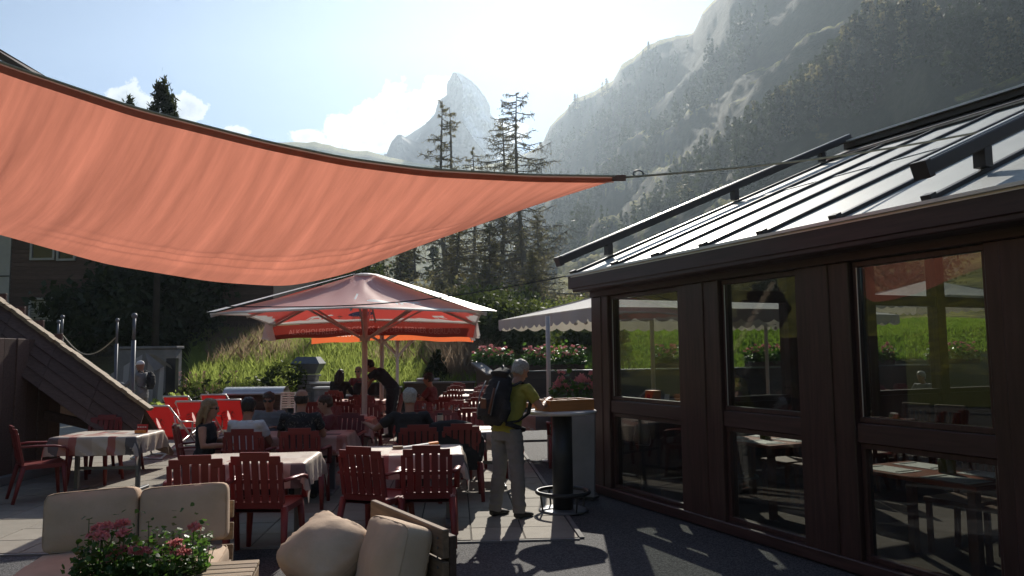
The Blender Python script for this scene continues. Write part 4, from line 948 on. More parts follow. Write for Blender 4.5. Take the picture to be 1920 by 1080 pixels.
M['valance_print'] = fabricmat('valance_print', (.60, .36, .33), (.40, .14, .12), .5); M['valance_white'] = fabricmat('valance_white_print', (.8, .7, .64), (.78, .62, .52), .75)
def text_valance(U, rim, h, m, mprint, size, drop, span, flip, wob=.02):
    c = bpy.data.curves.new('lettering', 'FONT'); c.body = tx; c.size = size; c.align_x = 'CENTER'; c.align_y = 'CENTER'; c.resolution_u = 2; c.dimensions = '2D'; c.fill_mode = 'FRONT'
    tmp = bpy.data.objects.new('tmp', c); COL.objects.link(tmp); dg = bpy.context.evaluated_depsgraph_get(); me = bpy.data.meshes.new_from_object(tmp.evaluated_get(dg)); bpy.data.objects.remove(tmp)
    L = (Vector(rim(2.9999)) - Vector(rim(2))).length; xs = [v.co.x for v in me.vertices]; wv = max(xs) - min(xs)
    P = [(.5 - v.co.x / wv * span / L * (-1 if flip else 1), (drop - v.co.y) / h) for v in me.vertices]
    fc = [tuple(p.vertices) for p in me.polygons]; cnt = {}
    for f in fc:
        for i in range(len(f)): e = tuple(sorted((f[i], f[(i + 1) % len(f)]))); cnt[e] = cnt.get(e, 0) + 1
    def pt(a, b):
        p = rim(2 + min(.99999, a)); return p + Vector((0, wob * math.sin(a * 17) * b, -.02 - h * b + .012 * math.sin(a * 23) * b))
    mb = MB(); mids = []; cdt_panel(mb, mids, pt, [], 40, 3, (P, [e for e, k in cnt.items() if k == 1], fc))
    o = mb.build('valance', [m, mprint], U, False, fix=False); o.data.polygons.foreach_set('material_index', mids); return o
v2 = text_valance(U1, rim1, .26, M['valance'], M['valance_print'], .15, .15, 3.25, False, .015)
for sd, a, b in ((3, .75, 1.0), (3, .05, .3)): pass
vs = valance(U1, rim1, 1, .28, M['umb_white'], .06, .80, 1.0); valance(U1, rim1, 3, .28, M['umb_white'], .07, 0.0, .16)

u2 = Vector((at(716, 640, 17.0).x, 17.0, 0))
U2, rim2, can2 = umbrella('second red parasol behind the cow print one with glowing orange valance', u2, R(2), 2.0, 2.40, 3.1, 3.0, False)
v3 = text_valance(U2, rim2, .36, M['valance_backlit'], M['valance_white'], .16, .17, 3.3, True)
vw = valance(U2, rim2, 1, .34, M['umb_white'], .06, .55, 1.0); text('BIERGENUSS', .16, M['red'], vw, (2.06, 1.1, 2.25), (math.pi / 2, 0, math.pi / 2 * 1.0), .001)
u3 = Vector((at(745, 640, 22.0).x, 22.0, 0)); umbrella('third red parasol farthest back behind the other two', u3, R(1), 1.3, 2.3, 2.75, 2.7, False)
# strap of rings round the pole of the first umbrella: its cast base
bs = thing('parasol_stand', 'pale looped metal parasol stand at the foot of the red parasol pole', 'stand', tuple(u1))
MB().lathe([(.34, 0), (.34, .05), (.12, .09)], seg=24).build('plate', M['concrete'], bs)
for s in (-1, 1):
    for z0, r_ in ((.56, .15), (.27, .12)): MB().tube([(s * .13 + .085 * math.cos(a), -.05, z0 + r_ * math.sin(a)) for a in np.linspace(0, 6.283, 17)], .022, 6).build('loop', M['pole_white'], bs, True)
MB().tube([(0, -.05, .08), (0, -.05, .75)], .06, 10).build('sleeve', M['pole_white'], bs, True)
# white scalloped awning parasols behind the pavilion
def white_parasol(label, c, half, ze, za, rz):
    U = thing('white_parasol', label, 'umbrella', c, rz, 'white parasols behind the pavilion'); H = half; cor = [(-H, -H), (H, -H), (H, H), (-H, H)]; mb = MB(); mv = MB()
    for k in range(4):
        A, B = Vector((*cor[k], ze)), Vector((*cor[(k + 1) % 4], ze))
        mb.grid(10, 6, lambda f, h: A.lerp(B, f).lerp(Vector((0, 0, za)), h) + Vector((0, 0, -.05 * math.sin(math.pi * h))))
        ns = 14; nr = Vector((A.y - B.y, B.x - A.x, 0)).normalized()
        mv.grid(ns * 6, 3, lambda f, h: A.lerp(B, f) - nr * .01 + Vector((0, 0, -h * (.17 + .06 * abs(math.sin(f * ns * math.pi))))) - nr * .02 * h * math.sin(f * 40))
    c_ = mb.build('canopy', M['awning'], U, False, fix=False); mv.build('valance', M['awning'], c_, True, fix=False)
    MB().tube([(0, 0, 0), (0, 0, za)], .04, 10).build('pole', M['pole_white'], U, True)
    for k in range(4): MB().bar((0, 0, za - .05), (cor[k][0], cor[k][1], ze - .03), .025, .03).build('rib', M['pole_white'], U)
wa = at(1222, 600, 14.6); white_parasol('white scalloped parasol partly hidden by the pavilion corner', (wa.x, 14.6, 0), 2.3, 2.42, 3.1, R(20))
wb_ = at(1437, 650, 18.0); white_parasol('white scalloped parasol seen through the middle window', (wb_.x, 18.0, 0), 2.0, 2.5, 3.1, R(24))
wc = at(1750, 650, 20.5); white_parasol('white scalloped parasol seen through the right window', (wc.x, 20.5, 0), 2.0, 3.0, 3.6, R(24))
p0 = at(1027, 598, 12.4); lp = thing('awning_post', 'slim cream post standing beside the pavilion corner', 'post', (p0.x, 12.4, 0)); MB().tube([(0, 0, 0), (0, 0, p0.z + .05)], .036, 12).build('shaft', M['pole_white'], lp, True); MB().lathe([(.14, 0), (.14, .02), (.05, .03)], seg=16).build('foot', M['pole_white'], lp)
# string lights under the awning
pts = [at(1060 + 46 * k / 12, 590 + 7 * math.sin(math.pi * k / 12) + 4 * k / 12, 12.9) for k in range(13)] + [at(1400 + 9 * k, 600 + 10 * math.sin(math.pi * k / 9), 16.4) for k in range(10)]
sg = ropething('string_lights', 'festoon cable with unlit round bulbs under the white awning', pts, .006, 'cable', 'string lights')
for k in (5, 10, 15, 17, 19, 21): MB().ball(pts[k] - pts[0] + Vector((0, 0, -.07)), .035, 8, 6).build('bulb', M['tabletop_white'], sg, True)

# ------------------------------------------------------------------ wooden hut with the low steep roof on the left
tipP = at(273, 768, 11.3); topP = at(-140, 470, 11.3); hut = thing('wooden_hut', 'dark wooden hut at the left with a low steep plank roof', 'hut', (tipP.x, 11.3, 0))
dirv = (topP - tipP); Lr = dirv.length; dirv.normalize(); nrm = Vector((dirv.z, 0, -dirv.x)); nrm = nrm if nrm.z > 0 else -nrm
O = Vector((tipP.x, 11.3, 0)); T0 = tipP - O
wv_ = Vector((-.02, -.34, -.60)); nb = 4
for k in range(nb):                                       # overlapping boards of the steep roof face that looks at the terrace
    for q_ in range(5):
        l0, l1 = Lr * q_ / 5 + .003, Lr * (q_ + 1) / 5 - .003; a = T0 + wv_ * (k / nb); b = T0 + wv_ * ((k + 1.15) / nb); no = dirv.cross(wv_).normalized(); no = no if no.y < 0 else -no; th = no * -.03
        P = [a + dirv * l0 + no * .004, a + dirv * l1 + no * .004, b + dirv * l1 + no * (.022 + .004 * ((q_ * 3 + k) % 2)), b + dirv * l0 + no * (.022 + .004 * ((q_ * 3 + k) % 2))]; mb = MB()
        mb.v += [tuple(p) for p in P] + [tuple(p + th) for p in P]; mb.f += [(0, 1, 2, 3), (7, 6, 5, 4), (0, 4, 5, 1), (1, 5, 6, 2), (2, 6, 7, 3), (3, 7, 4, 0)]; mb.build('roof_plank', M['hutwood'], hut)
mb = MB(); P = [T0, T0 + dirv * Lr, T0 + dirv * Lr + Vector((0, 2.2, -2.2)), T0 + Vector((0, 1.0, -.75))]; th = nrm * -.06
mb.v += [tuple(p) for p in P] + [tuple(p + th) for p in P]; mb.f += [(0, 1, 2, 3), (7, 6, 5, 4), (0, 4, 5, 1), (1, 5, 6, 2), (2, 6, 7, 3), (3, 7, 4, 0)]; mb.build('rear_roof', M['hutwood'], hut)
mb = MB()
for k in range(40): a = T0 + dirv * (Lr * k / 40); mb.box(a + nrm * .04 + Vector((0, .02 + .05 * noise.noise(Vector((k * .9, 0, 0))), .012 * noise.noise(Vector((k * 1.7, 3, 0))))), (Lr / 40 * 1.02, .14, .05), Matrix((dirv, Vector((0, 1, 0)), nrm)).transposed())
tag(mb.build('verge_edge', M['oldwood'], hut), kind='stuff')
gw0 = T0 + dirv * .55; x0 = gw0.x
wallx = onz(112, 880).x - O.x
for k in range(11):                                       # board wall under the roof, facing the terrace
    xx = wallx - .1 - k * .30; zt = min(4.2, T0.z + (T0.x - xx) * (-dirv.z / dirv.x) - .10)
    MB().box((xx, .6, zt / 2), (.285, .05, zt)).build('wall_board', M['hutwood'], hut, bevel=.006)
for k in range(14):
    yy = .45 - .27 * k; MB().box((wallx + .02 - .008 * k * 0 + .012 * (k % 2), yy, 1.0), (.05, .255, 2.0)).build('wall_board', M['hutwood'], hut, bevel=.006)
MB().box((wallx + .05, -1.4, .06), (.18, 4.4, .12)).build('kerb', M['concrete'], hut, bevel=.01)
MB().bar(T0 + Vector((-.3, -.25, -.28)), Vector((wallx - .1, .3, .9)), .09, .12).build('brace', M['hutwood'], hut)

# ------------------------------------------------------------------ brown chalet behind the trees
cx0 = at(12, 600, 33).x; cx1 = cx0 + 11.5; chl = thing('brown_chalet', 'dark brown timber chalet behind the trees on the left', 'house', (cx0, 33, 0)); gz = 1.2
MB().box((5.75, 4.2, 5.0), (11.5, 8, 10)).build('wall_core', M['interior'], chl)
nbd = 44
for k in range(nbd): MB().box((5.75, .16, gz + (k + .5) * .19), (11.5, .05, .178)).build('wall_board', M['hutwood'], chl)
MB().box((-.75, .35, 5.0), (1.45, .5, 10)).build('corner_pier', M['plaster'], chl); MB().box((-.75, .09, 5.35), (1.45, .02, .05)).build('joint', M['darkmetal'], chl)
def hwin(px0, px1, py0, py1, blind=False):
    A = at(px0, py1, 33.1); B = at(px1, py0, 33.1); xa, xb, za, zb = A.x - cx0, B.x - cx0, A.z, B.z
    w = MB(); fw = .09
    w.box(((xa + xb) / 2, .10, za), (xb - xa + fw * 2, .10, fw)).box(((xa + xb) / 2, .10, zb), (xb - xa + fw * 2, .10, fw)).box((xa - fw / 2, .10, (za + zb) / 2), (fw, .096, zb - za)).box((xb + fw / 2, .10, (za + zb) / 2), (fw, .096, zb - za))
    f = w.build('window', M['plaster'], chl); MB().box(((xa + xb) / 2, .118, (za + zb) / 2), (xb - xa, .02, zb - za - fw)).build('pane', M['housepane'], f)
    if blind:
        n = 9
        for k in range(n): MB().box(((xa + xb) / 2, .085, za + .1 + (zb - za - .2) * (k + .5) / n), (xb - xa - .04, .03, (zb - za) / n * .62), Matrix.Rotation(.5, 3, 'X')).build('slat', M['white_metal'], f)
hwin(60, 101, 430, 486); hwin(110, 140, 430, 487); hwin(57, 99, 560, 608, True); hwin(104, 130, 560, 610)
hwin(230, 262, 440, 490); hwin(230, 262, 560, 606, True)
mb = MB(); r0 = at(82, 147, 31); r1 = at(-260, -40, 31); OO = Vector((cx0, 33, 0))
mb.bar(r0 - OO, r1 - OO, 9, .25, (0, 0, 1)); mb.build('roof', M['darkwood'], chl)
mb = MB(); r2 = at(250, 250, 31); mb.bar(r0 - OO + Vector((0, .1, .0)), r2 - OO, 8.5, .2, (0, 0, 1)); mb.build('roof', M['darkwood'], chl)
# net on poles, striped cover and concrete wall
def pole(label, px, py, Y, r=.036):
    p = at(px, py, Y); t_ = thing('net_pole', label, 'pole', (p.x, Y, 0), 0, 'grey net poles with ball caps'); MB().tube([(0, 0, 0), (0, 0, p.z - .45)], r, 10).build('shaft', M['metal'], t_, True); MB().tube([(0, 0, p.z - .47), (0, 0, p.z)], r * .72, 10).build('tip', M['metal'], t_, True); MB().ball((0, 0, p.z + .03), r * 1.35, 10, 7).build('cap', M['metal'], t_, True); return p
pa = pole('grey net pole farthest left beside the blinds window', 117, 597, 17.5); pb = pole('thin grey net pole left of the white capped hiker', 220, 603, 15.5, .030); pc = pole('tallest grey net pole in front of the white capped hiker', 252, 595, 15.0, .042); pd = pole('short grey net pole just left of the leftmost one', 110, 606, 18.4)
nt_ = thing('safety_net', 'sagging dark mesh net hung between the left grey poles', 'net', (pa.x, pa.y, 0)); A = Vector((pa.x, pa.y, pa.z - .35)); B = Vector((pb.x, pb.y, pb.z - .3))
MB().grid(24, 12, lambda a, b: A.lerp(B, a) + Vector((0, .06 * math.sin(a * 9 + b * 4), -.42 * math.sin(math.pi * a) * (1 - b) - b * 2.0)) - Vector((pa.x, pa.y, 0))).build('mesh', M['net'], nt_, True, fix=False)
MB().tube([A.lerp(B, k / 16) + Vector((0, 0, -.42 * math.sin(math.pi * k / 16))) - Vector((pa.x, pa.y, 0)) for k in range(17)], .012, 5).build('edge_rope', M['rope'], nt_, True)
A, B = at(220, 655, 21.5), at(330, 658, 21.5); cw = thing('concrete_wall', 'grey concrete wall block behind the white capped hiker', 'wall', (A.x, 21.5, 0)); MB().box(((B.x - A.x) / 2, .2, A.z / 2), (B.x - A.x, .4, A.z)).build('wall', M['concrete'], cw, bevel=.02); MB().box(((B.x - A.x) / 2, .2, A.z + .04), (B.x - A.x + .08, .5, .07)).build('coping', M['concrete'], cw, bevel=.01)
mb = MB(); st = mat('striped_tarp', (.2, .2, .2), .8)
def tarpmat():
    m, t, out = newmat('striped_cover'); v = coord(t); s = t.nodes.new('ShaderNodeSeparateXYZ'); t.links.new(v, s.inputs[0]); w = mth(t, 'PINGPONG', s.outputs[0], .16); c = mixc(t, ramp(t, w, [(.075, 0.0), (.085, 1.0)]), (.19, .185, .18), (.36, .355, .35)); p = prin(t, c, .8); t.links.new(p.outputs[0], out.inputs[0]); return m
c0_ = at(276, 760, 20.2); tp = thing('striped_cover', 'grey striped fabric cover with pointed top behind the white capped hiker', 'cover', (c0_.x, 20.2, 0)); za = at(276, 661, 20.2).z
def tarp(a, b):
    x = -.95 + 1.45 * a; zt = za - abs(x) * (.62 if x < 0 else .75); zt = max(zt, .9); y = -.18 + .10 * math.sin(a * 26) * b; return (x, y - .15 * b, zt * (1 - b))
MB().grid(60, 10, tarp).build('drape', tarpmat(), tp, True, fix=False); MB().quad((0, -.2, za + .01), (.5, -.19, za - .37), (.32, -.30, za - .48), (.10, -.28, za - .22)).build('flap', M['concrete'], tp, fix=False)
MB().grid(8, 4, lambda a, b: (-.95 + 1.45 * a, .2 + b * .3, (za - abs(-.95 + 1.45 * a) * .7) * (1 - b * .2))).build('back', M['concrete'], tp, fix=False)
p = at(328, 760, 20.6); bx = thing('dark_post', 'dark square post right of the striped cover', 'post', (p.x - .1, 20.6, 0)); MB().box((0, 0, .85), (.26, .2, 1.7)).build('shaft', M['darkmetal'], bx, bevel=.01); MB().box((0, 0, 1.73), (.32, .26, .05)).build('cap', M['concrete'], bx)
# ------------------------------------------------------------------ terrace chairs and tables
def chair_proto():
    c = thing('terrace_chair', '', 'chair'); m = M['chair']
    def bw(x, y, z):                 # curve and tilt of the back
        return (x, y - .03 - (z - .42) * .20 + x * x * .55, z)
    def seat(a, b): x = (a - .5) * .46; y = -.21 + .45 * b; return (x * (1 + .05 * b), y, .425 - .018 * math.sin(math.pi * a) * math.sin(math.pi * b) + .02 * b)
    s = MB(); s.grid(6, 6, seat); s.grid(6, 6, lambda a, b: tuple(Vector(seat(1 - a, b)) - Vector((0, 0, .035)))); s.box((0, .235, .425), (.48, .03, .06)).box((-.235, .01, .415), (.03, .45, .05)).box((.235, .01, .415), (.03, .45, .05)); s.build('seat', m, c, bevel=0)
    b = MB(); y0 = -.20
    b.box((0, y0, .87), (.25, .028, .075)).box((-.165, y0, .835), (.09, .028, .075)).box((.165, y0, .835), (.09, .028, .075)).box((0, y0, .655), (.40, .026, .035)).box((0, y0, .45), (.42, .03, .06))
    for sx in (-1, 1): b.box((sx * .208, y0, .64), (.04, .030, .36)); b.box((sx * .214, y0, .785), (.024, .029, .06))
    b.warp(bw); bk = b.build('backrest', m, c, bevel=.004)
    for k in range(5):
        x = (k - 2) * .073; l = MB(); w_ = .057
        l.box((x, y0 + .002, .75), (w_, .020, .17)).box((x, y0 + .002, .56), (w_, .020, .17)); l.box((x, y0 + .002, .655), (w_, .019, .05)); l.warp(bw); l.build('slat', m, bk, bevel=.003)
    for sx in (-1, 1):
        l = MB(); l.tube([(sx * .235, -.24, .66), (sx * .268, -.1, .665), (sx * .275, .1, .655), (sx * .268, .22, .63), (sx * .262, .245, .60), (sx * .258, .24, .44)], [(.030, .014)] * 3 + [(.028, .016)] * 3, 8, side=(1, 0, 0)); l.build('arm', m, c, True)
        for sy in (-1, 1):
            l = MB(); l.tube([(sx * .225, .215 if sy > 0 else -.20, .43), (sx * .24, .235 if sy > 0 else -.255, .2), (sx * .25, .25 if sy > 0 else -.30, 0)], [(.034, .03), (.028, .024), (.022, .02)], 8, side=(1, 0, 0)); l.build('leg', m, c, True)
    return c
CHAIR = chair_proto(); first = [True]
def chair(x, y, hd, label, group='burgundy terrace chairs'):
    rz = R(hd - 90)
    if first[0]: first[0] = False; CHAIR.location = (x, y, 0); CHAIR.rotation_euler = (0, 0, rz); tag(CHAIR, label, None, group); return CHAIR
    return dup(CHAIR, (x, y, 0), rz, label, group)
def table_proto():
    t_ = thing('dining_table', '', 'table')
    MB().box((0, 0, .715), (1.2, .8, .03)).build('tabletop', M['tabletop_white'], t_, bevel=.006)
    for sx in (-1, 1):
        l = MB(); l.box((sx * .45, 0, .37), (.055, .055, .66)); lg = l.build('leg', M['metal'], t_, bevel=.004); MB().box((sx * .45, 0, .02), (.07, .56, .04)).build('foot', M['metal'], lg, bevel=.008)
    MB().box((0, 0, .30), (.845, .035, .035)).build('stretcher', M['metal'], t_); return t_
TABLE = table_proto(); tfirst = [True]
def cloth_obj(w, d, mi, seed, drop=.24):
    def pt(a, b):
        x = (a - .5) * (w + 2 * drop); y = (b - .5) * (d + 2 * drop); hx, hy = w / 2 + .012, d / 2 + .012
        ox, oy = max(0, abs(x) - hx), max(0, abs(y) - hy); sx, sy = (1 if x > 0 else -1), (1 if y > 0 else -1)
        L = math.hypot(ox, oy); z = .736; xx, yy = max(-hx, min(hx, x)), max(-hy, min(hy, y))
        if L > 0:
            z -= min(L, .30) * .985; fl = .06 * min(1, L / .12)
            per = (x + y * 1.7) * 15 + seed
            wv = .022 * math.sin(per) * min(1, L / .18) + .012 * math.sin(per * 2.3 + 1) * min(1, L / .2)
            if ox and oy: k = ox / (ox + oy); xx += sx * (fl * k + .035 * L / .3); yy += sy * (fl * (1 - k) + .035 * L / .3); z -= .05 * min(ox, oy) / .2
            elif ox: xx += sx * (.012 + wv + .05 * L)
            else: yy += sy * (.012 + wv + .05 * L)
        else: z += .002 * math.sin(x * 9 + seed) * math.sin(y * 11)
        return (xx, yy, z)
    return MB().grid(54, 44, pt).mesh('tablecloth', M['cloth'][mi], True, fix=False)
CLM = [cloth_obj(1.2, .8, 0, .5), cloth_obj(1.2, .8, 1, 2.2), cloth_obj(1.2, .8, 2, 4.1)]
def table(x, y, rot, label, clabel, mi=0, sc=1.0):
    if tfirst[0]: tfirst[0] = False; o = TABLE; o.location = (x, y, 0); o.rotation_euler = (0, 0, R(rot)); tag(o, label, None, 'dining tables on the terrace')
    else: o = dup(TABLE, (x, y, 0), R(rot), label, 'dining tables on the terrace')
    o.scale = (sc, 1, 1); c = obj('tablecloth', CLM[mi], None, (x, y, 0)); c.rotation_euler = (0, 0, R(rot)); c.scale = (sc, 1, 1); tag(c, clabel, 'tablecloth', 'patchwork tablecloths'); return o
TB_ = {}
def T(key, x, y, rot, where, mi, sc=1.0):
    tint = ('cream and grey', 'rosy', 'pale')[mi]; TB_[key] = (x, y, rot, where)
    table(x, y, rot, 'metal framed dining table ' + where, tint + ' patchwork cloth on the table ' + where, mi, sc)
def C(key, dx, dy, hd, how):
    x, y, rot, where = TB_[key]; c, s = math.cos(R(rot)), math.sin(R(rot)); chair(x + dx * c - dy * s, y + dx * s + dy * c, hd + rot, 'burgundy armchair ' + how + ' of the table ' + where)
T('A', -2.48, 7.45, 4, 'right behind the beige sofa', 0, .88)
C('A', -.24, -.78, 96, 'at the near left'); C('A', .27, -.66, 84, 'at the near right')
T('B', -1.06, 7.95, 5, 'with the folded brochure', 0, .86)
C('B', -.27, -.80, 64, 'turned aside at the near left'); C('B', .20, -.78, 88, 'at the near right')
T('C', -5.24, 10.0, 2, 'by the wooden hut', 0, .86)
C('C', -.62, -.42, 38, 'angled at the left end'); C('C', -.52, .72, -88, 'behind the left half'); C('C', -.72, 1.75, -100, 'standing well behind'); 
T('D', -2.85, 9.75, 3, 'of the five guests', 1, 1.25)
C('D', -.22, -.82, 88, 'under the man in white'); C('D', .38, -.82, 93, 'under the man in the patterned shirt'); C('D', -.92, -.40, 14, 'under the blonde woman'); C('D', -.45, .95, -92, 'under the woman facing the camera'); C('D', .55, .80, -100, 'under the girl with brown hair')
T('E', -2.80, 11.95, 4, 'left of the big parasol pole', 1)
C('E', -.25, .78, -90, 'behind the left half'); C('E', .42, .80, -85, 'behind the right half')
T('F', -3.30, 14.6, 2, 'with one sunlit round corner', 2)
C('F', -.30, -.75, 90, 'at the near left'); C('F', .28, -.78, 86, 'at the near right'); C('F', .3, .8, -90, 'behind the right half')
T('G', -3.45, 17.0, 0, 'the waiter is leaning over', 1)
C('G', .25, -.78, 92, 'at the near right'); C('G', .72, -.1, 178, 'at the right end'); C('G', -.32, -.8, 90, 'at the near left')
T('N', -4.15, 19.3, 0, 'of the two women farthest left', 2); C('N', -.1, -.8, 90, 'under the long haired woman'); C('N', .1, .85, -90, 'under the woman in sunglasses')
T('H', -1.22, 12.5, 4, 'with the drinking glasses', 1)
C('H', -.28, -.78, 92, 'at the near left'); C('H', .50, -.62, 88, 'at the near right'); C('H', .30, .80, -90, 'behind the right half'); C('H', .85, .35, 175, 'at the right end'); C('H', -.35, .8, -90, 'behind the left half')
T('I', -.60, 10.1, 6, 'sunlit beside the hiker', 2)
C('I', -.62, -.82, 90, 'under the grey haired man'); C('I', -.12, -.78, 90, 'carrying the black jacket'); C('I', .32, .80, -92, 'behind the right half'); C('I', -.3, .82, -90, 'behind the left half')
T('J', -1.05, 15.6, 3, 'behind the glasses table', 2)
C('J', .32, -.78, 90, 'at the near right'); C('J', .36, .78, -90, 'behind the right half'); C('J', -.3, -.8, 92, 'at the near left'); C('J', -.55, .2, 5, 'under the brown haired man')
T('K', -1.15, 18.6, 2, 'second from the far wall', 2)
C('K', -.28, -.75, 92, 'at the near left'); C('K', .42, -.75, 90, 'at the near right'); C('K', .4, .8, -90, 'behind the right half')
T('L', -1.2, 21.4, 1, 'farthest back at the far wall', 2)
C('L', -.35, -.78, 90, 'at the near left'); C('L', .40, -.78, 90, 'at the near right'); C('L', .4, .8, -90, 'behind the right half'); C('L', -.4, .8, -90, 'behind the left half')
T('M', .55, 12.6, 8, 'half hidden behind the hiker', 2); C('M', .15, -.75, 80, 'at the near side')
# beyond the pavilion
for k, (px, Y, lab) in enumerate(((1425, 17.0, 'behind the middle window'), (1745, 17.6, 'behind the right window'), (1610, 19.5, 'behind the right window left part'))):
    p = at(px, 740, Y); T('X%d' % k, p.x, Y, 24, lab, 2); C('X%d' % k, .2, -.8, 90, 'at the near right'); C('X%d' % k, .35, .8, -90, 'behind the right half'); C('X%d' % k, -.4, .8, -90, 'behind the left half')

# ------------------------------------------------------------------ things on the tables
def menu(label, x, y, rot, m='red'):
    t_ = thing('menu_stand', label, 'menu stand', (x, y, .738), R(rot)); MB().box((0, 0, .055), (.15, .012, .11), Matrix.Rotation(-.12, 3, 'X')).build('card', M[m], t_); MB().box((0, -.045, .02), (.13, .06, .04)).build('holder', M['orange' if m == 'red' else 'red'], t_, bevel=.004)
    for k in range(4): MB().box((-.05 + .033 * k, -.0135 + .0, .075), (.022, .003, .012)).build('print', M['white'], t_)
menu('red menu card stand on the table in front of the hut', -4.83, 10.05, -8); p = onz(626, 752, .74); menu('orange menu card behind the guests under the umbrella', -3.55, 14.3, 5, 'orange')
def glass(label, x, y, h=.13, r=.033):
    t_ = thing('drinking_glass', label, 'glass', (x, y, .738), 0, 'glasses on the terrace tables'); MB().lathe([(r * .8, 0), (r, h), (r * .93, h), (r * .72, .008)], seg=12).build('bowl', M['drink'], t_, True)
for k, (dx, dy, h, lab) in enumerate(((-.22, -.1, .20, 'tall glass, leftmost on the table with drinking glasses'), (-.06, .02, .17, 'medium tumbler beside the tall glass'), (.08, -.12, .12, 'round short glass in the middle of the glass group'), (.2, .04, .15, 'clear tumbler at the right of the glass group'), (.30, -.08, .13, 'small glass rightmost on the glass table'))): glass(lab, -1.22 + dx, 12.5 + dy, h)
for k, (x, y, lab) in enumerate(((-2.62, 9.55, 'water glass before the man in white'), (-2.75, 9.8, 'water glass in the middle of the five guests'), (-2.5, 9.9, 'water glass before the girl with brown hair'))): glass(lab, x, y, .15)
bt = thing('spice_jar', 'pale jar with dark lid on the sunlit table edge', 'jar', (-.98, 10.32, .738)); MB().lathe([(.04, 0), (.042, .15), (.036, .17)], seg=14).build('body', M['cushion'], bt, True); MB().lathe([(.038, .17), (.038, .195)], seg=14).build('lid', M['darkmetal'], bt)
bt = thing('spice_jar', 'white condiment jar between the guests and the parasol', 'jar', (-3.15, 14.5, .738)); MB().lathe([(.05, 0), (.05, .10), (.03, .13)], seg=14).build('body', M['white'], bt, True); MB().lathe([(.03, .13), (.03, .15)], seg=12).build('lid', M['darkmetal'], bt)
br = thing('brochure', 'folded brochure with orange tip lying on the near right table', 'brochure', (-1.05, 8.12, .742), R(16)); MB().box((0, 0, .012), (.34, .08, .018), Matrix.Rotation(-.10, 3, 'Y')).build('sheet', M['paper'], br); MB().box((.21, 0, .036), (.10, .082, .02), Matrix.Rotation(-.10, 3, 'Y')).build('tip', M['orange'], br); MB().box((-.17, -.03, .012), (.10, .07, .024)).build('block', M['oldwood'], br)
cut = thing('cutlery_set', 'fork and knife lying on the sunlit white tablecloth', 'cutlery', (-.32, 9.95, .742), R(10)); MB().box((0, 0, .004), (.20, .018, .006)).build('knife', M['white_metal'], cut); MB().box((0, .04, .004), (.19, .02, .006)).build('fork', M['white_metal'], cut)
for k, (x, y, lab) in enumerate(((-2.62, 7.5, 'dark cutlery print box left on the near left table'),)): pass

